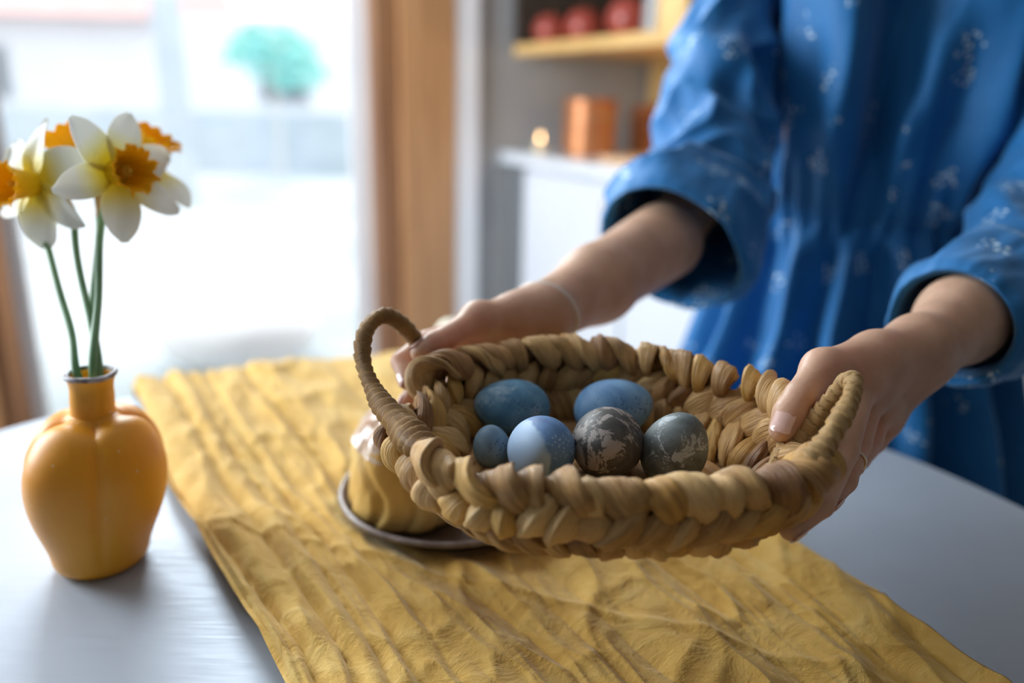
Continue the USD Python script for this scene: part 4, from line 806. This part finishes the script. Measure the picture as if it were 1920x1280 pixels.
# --- dress
M_dress = mat('blue_printed_cotton', {'tc': ('texture_coordinate', {}), 'v': ('voronoi_texture', {'scale': 150, 'randomness': 1.0}), 'vl': ('map_range', {'from_min': .30, 'from_max': .42, 'to_min': 1.0, 'to_max': 0.0, 'clamp': True}),
    'v2': ('voronoi_texture', {'scale': 15.5, 'randomness': 1.0}), 'n': ('noise_texture', {'scale': 55, 'detail': 2}), 'na': ('math', {'math_type': 'multiply_add', 'value2': .55}), 'v2l': ('math', {'math_type': 'less_than', 'value2': .52}),
    'pm': ('math', {'math_type': 'multiply'}), 'n3': ('noise_texture', {'scale': 9, 'detail': 3}), 'r': ('rgb_ramp', {'ramp': [(0.3, (0.006, 0.108, 0.30)), (0.7, (0.013, 0.155, 0.40))]}), 'mx': ('mix', {'color2': (0.60, 0.76, 0.84)}), 'pf': ('math', {'math_type': 'multiply', 'value2': .75}),
    'n4': ('noise_texture', {'scale': 40, 'detail': 4}), 'b': ('bump', {'strength': .25, 'distance': .004}), 'p': ('principled_bsdf', {'roughness': .62, 'sheen_weight': .35, 'sheen_roughness': .35, 'sheen_tint': (.6, .8, 1.0), 'specular_ior_level': .35})},
    [('tc.object', 'v.vector'), ('tc.object', 'v2.vector'), ('tc.object', 'n.vector'), ('tc.object', 'n3.vector'), ('tc.object', 'n4.vector'), ('v.distance', 'vl.value'), ('n.fac', 'na.value1'), ('v2.distance', 'na.value3'), ('na.value', 'v2l.value1'), ('vl.result', 'pm.value1'), ('v2l.value', 'pm.value2'), ('pm.value', 'pf.value1'), ('n3.fac', 'r.fac'), ('r.color', 'mx.color1'), ('pf.value', 'mx.fac'), ('mx.color', 'p.base_color'), ('n4.fac', 'b.height'), ('b.normal', 'p.normal')], 'p.BSDF')
M_seam = principled('pale_blue_seam', (.10, .30, .55), .7)
def build_dress():
    nz, nt = 260, 420; z = np.linspace(.06, 1.40, nz)[:, None]; th = (np.arange(nt) * 2 * np.pi / nt)[None]     # th=-90deg faces forward (-HY)
    a = np.interp(z, [.06, .4, .75, .90, .97, 1.02, 1.12, 1.25, 1.34, 1.40], [.33, .285, .208, .176, .160, .160, .172, .180, .170, .075])
    b_ = np.interp(z, [.06, .4, .75, .90, .97, 1.02, 1.12, 1.25, 1.34, 1.40], [.31, .27, .185, .145, .122, .124, .140, .142, .105, .06])
    sk = np.clip((.985 - z) / .06, 0, 1); sk = sk * sk * (3 - 2 * sk); bo_ = 1 - sk
    wz = (meshkit.fbm(np.stack([np.cos(th) * 2 + 0 * z, np.sin(th) * 2 + 0 * z, z * 3 + 0 * th], -1), 3, 6) - .5)
    flare = np.clip((.98 - z) / .35, 0, 1)
    f1 = np.sin(15 * th + 2.2 * wz * 3 + .6) ; f1 = np.sign(f1) * np.abs(f1) ** .8
    f2 = np.sin(34 * th + 7 * wz + 2)
    skirt = (.012 + .028 * flare) * f1 + .006 * f2 * (1 - .6 * flare)
    vb = np.clip((z - .97) / .12, 0, 1); tw = th + .35 * (z - 1.1) * np.sin(th * 2 + .5)
    g1 = 1.0 * np.sin(6 * tw + 4.5 * wz + 1.1) + .4 * np.sin(13 * tw + 6 * wz + .3); g1 = np.sign(g1) * np.abs(g1) ** .75
    bod = (.006 + .028 * vb) * g1 * np.clip((1.36 - z) / .08, 0, 1) + .004 * np.sin(38 * th + 5 * wz) * (1 - vb)
    r = 1 + 0 * th; off = skirt * sk + bod * bo_ - .006 * np.exp(-((z - .975) / .012) ** 2)
    x = (a + off) * np.cos(th); y = (b_ + off) * np.sin(th)
    lean = -.018 * np.clip((1.2 - z), -.2, .3)
    p = BC0 + x[..., None] * HX + (y + lean)[..., None] * HY + (z + 0 * th)[..., None] * np.array([0, 0, 1.0])
    m = grid_mesh(p, closed_v=True)
    n = m.vertex_normals; c = m.vertices - np.array([BC0[0], BC0[1], 0]); c[:, 2] = 0
    if np.einsum('ij,ij->i', n, c).mean() < 0: m.invert()
    m2 = trimesh.Trimesh(m.vertices - m.vertex_normals * .0015, m.faces[:, ::-1], process=False)
    return cat_([m, m2])
dr = obj('dress', build_dress(), M_dress, pn, smooth=True)
def sleeve(rings, name, seed, folds=.008, ncuff=None):
    """rings: (centre, radius across in the picture plane, radius in depth); densified along a spline; folds bunch near the elbow"""
    c = np.array([[*q[0], q[1], q[2]] for q in rings]); n = 150; d = spline(c, n); p = d[:, :3]
    t, a, b_ = frames(p, ref=FW); nt = 140; th = (np.arange(nt) * 2 * np.pi / nt)[None]; s = np.linspace(0, 1, n)[:, None]
    q = np.stack([np.cos(th) * 1.1 + 0 * s, np.sin(th) * 1.1 + 0 * s, s * 4.2 + 0 * th], -1)
    w = meshkit.fbm(q + seed, 2, seed) - .5; w2 = 1 - np.abs(2 * meshkit.fbm(q * np.array([1, 1, 1.4]) + 3 * seed, 2, seed + 2) - 1)
    off = folds * (2.2 * w + 1.5 * (w2 ** 2 - .5)) * np.clip(s * 6, 0, 1) * np.clip((1 - s) * 12 + .15, 0, 1)
    off += folds * .55 * np.sin(s * 34 + 3 * np.sin(th + seed) + 6 * w) * np.clip((s - .25) / .2, 0, 1) * np.clip((.86 - s) / .12, 0, 1)
    P_ = p[:, None] + ((d[:, 4:5] + off) * np.cos(th))[..., None] * a[:, None] + ((d[:, 3:4] + off) * np.sin(th))[..., None] * b_[:, None]
    return P_, t, a, b_, d
def shell(P_, thick=.002):
    m = grid_mesh(P_, closed_v=True); c = P_.mean(1)
    if np.einsum('ij,ij->i', m.vertex_normals, m.vertices - np.repeat(c, P_.shape[1], 0)).mean() < 0: m.invert()
    return cat_([m, trimesh.Trimesh(m.vertices - m.vertex_normals * thick, m.faces[:, ::-1], process=False)])
def cuff(P_, k0, extra, seed):
    """turned-back band: lies over the end of the sleeve, rounded at the mouth, returns inside"""
    n = 26; base = P_[k0:]; m_ = len(base); c = base.mean(1, keepdims=True); dirs = base - c; L = np.linalg.norm(dirs, axis=-1, keepdims=True); dirs = dirs / L
    s = np.linspace(0, 1, m_)[:, None]; th = (np.arange(P_.shape[1]) * 2 * np.pi / P_.shape[1])[None]
    q = np.stack([np.cos(th) * 2.5 + 0 * s, np.sin(th) * 2.5 + 0 * s, s * 1.5 + 0 * th], -1); w = meshkit.fbm(q + seed, 3, seed) - .5
    puff = extra * (.55 + .75 * np.sin(np.pi * np.clip(s * .9 + .1, 0, 1)) ** .6) + .010 * w
    outer = base + dirs * puff[..., None]
    ax = base[-1].mean(0) - base[-4].mean(0); ax /= np.linalg.norm(ax)
    lip = []
    for k in range(7):
        a = math.pi * (k + 1) / 8; lip.append(base[-1] + dirs[-1] * (extra * .45 * math.cos(a))[None] if False else base[-1] + dirs[-1] * (puff[-1][:, None] * (.5 + .5 * math.cos(a)) - .002) + ax * .006 * math.sin(a) * (1 + .4 * w[-1][:, None]))
    inner = (base - dirs * .004)[::-1]
    start = base[:1] + dirs[:1] * .0
    full = np.concatenate([start, outer, np.array(lip), inner], 0)
    m = grid_mesh(full, closed_v=True); cc = np.repeat(full.mean(1), full.shape[1], 0); k = full.shape[1] * (m_ + 1)
    if np.einsum('ij,ij->i', m.vertex_normals[:k], (m.vertices - cc)[:k]).mean() < 0: m.invert()
    edge = full[m_ - 1]; 
    return m, edge
ringsA = [(B(-.14, .02, 1.385), .06, .07), (B(-.172, .0, 1.31), .060, .064), (P(1362, 60, 1.035), .058, .060), (P(1346, 160, 1.01), .062, .062), (P(1332, 260, .985), .066, .064), (P(1318, 345, .950), .072, .066), (P(1292, 415, .905), .076, .066), (P(1258, 462, .862), .080, .066)]
PA, *_ = sleeve(ringsA, 'A', 4, .013); ka = 122
obj('sleeve', shell(PA[:ka + 8]), M_dress, dr, smooth=True)
cm_, ed = cuff(PA, ka, .009, 5); obj('cuff', cm_, M_dress, dr, smooth=True, label='turned back cuff of the sleeve')
ringsB = [(B(.15, .02, 1.385), .06, .07), (B(.185, -.02, 1.30), .062, .064), (P(1985, 120, .95), .066, .066), (P(2000, 260, .915), .070, .070), (P(1995, 380, .875), .074, .072), (P(1955, 475, .815), .070, .066), (P(1890, 545, .750), .058, .056), (P(1822, 590, .695), .052, .052), (P(1785, 612, .668), .049, .050)]
PB, *_ = sleeve(ringsB, 'B', 9); kb = 128
obj('sleeve', shell(PB[:kb + 8]), M_dress, dr, smooth=True)
cm_, ed = cuff(PB, kb, .008, 8); obj('cuff', cm_, M_dress, dr, smooth=True, label='turned back cuff of the sleeve')

# the pale egg rests on the cloth: find the cloth's height under it
cz = cloth_top.reshape(-1, 3); near = cz[np.linalg.norm(cz[:, :2] - c7[:2], axis=1) < .01]
zc7 = (near[:, 2].max() if len(near) else TZ) + .0195
m = egg_mesh(np.array([c7[0], c7[1], zc7]), [1, .4, .1], .054, .041); obj('shell', m, M_e7, e7, smooth=True)
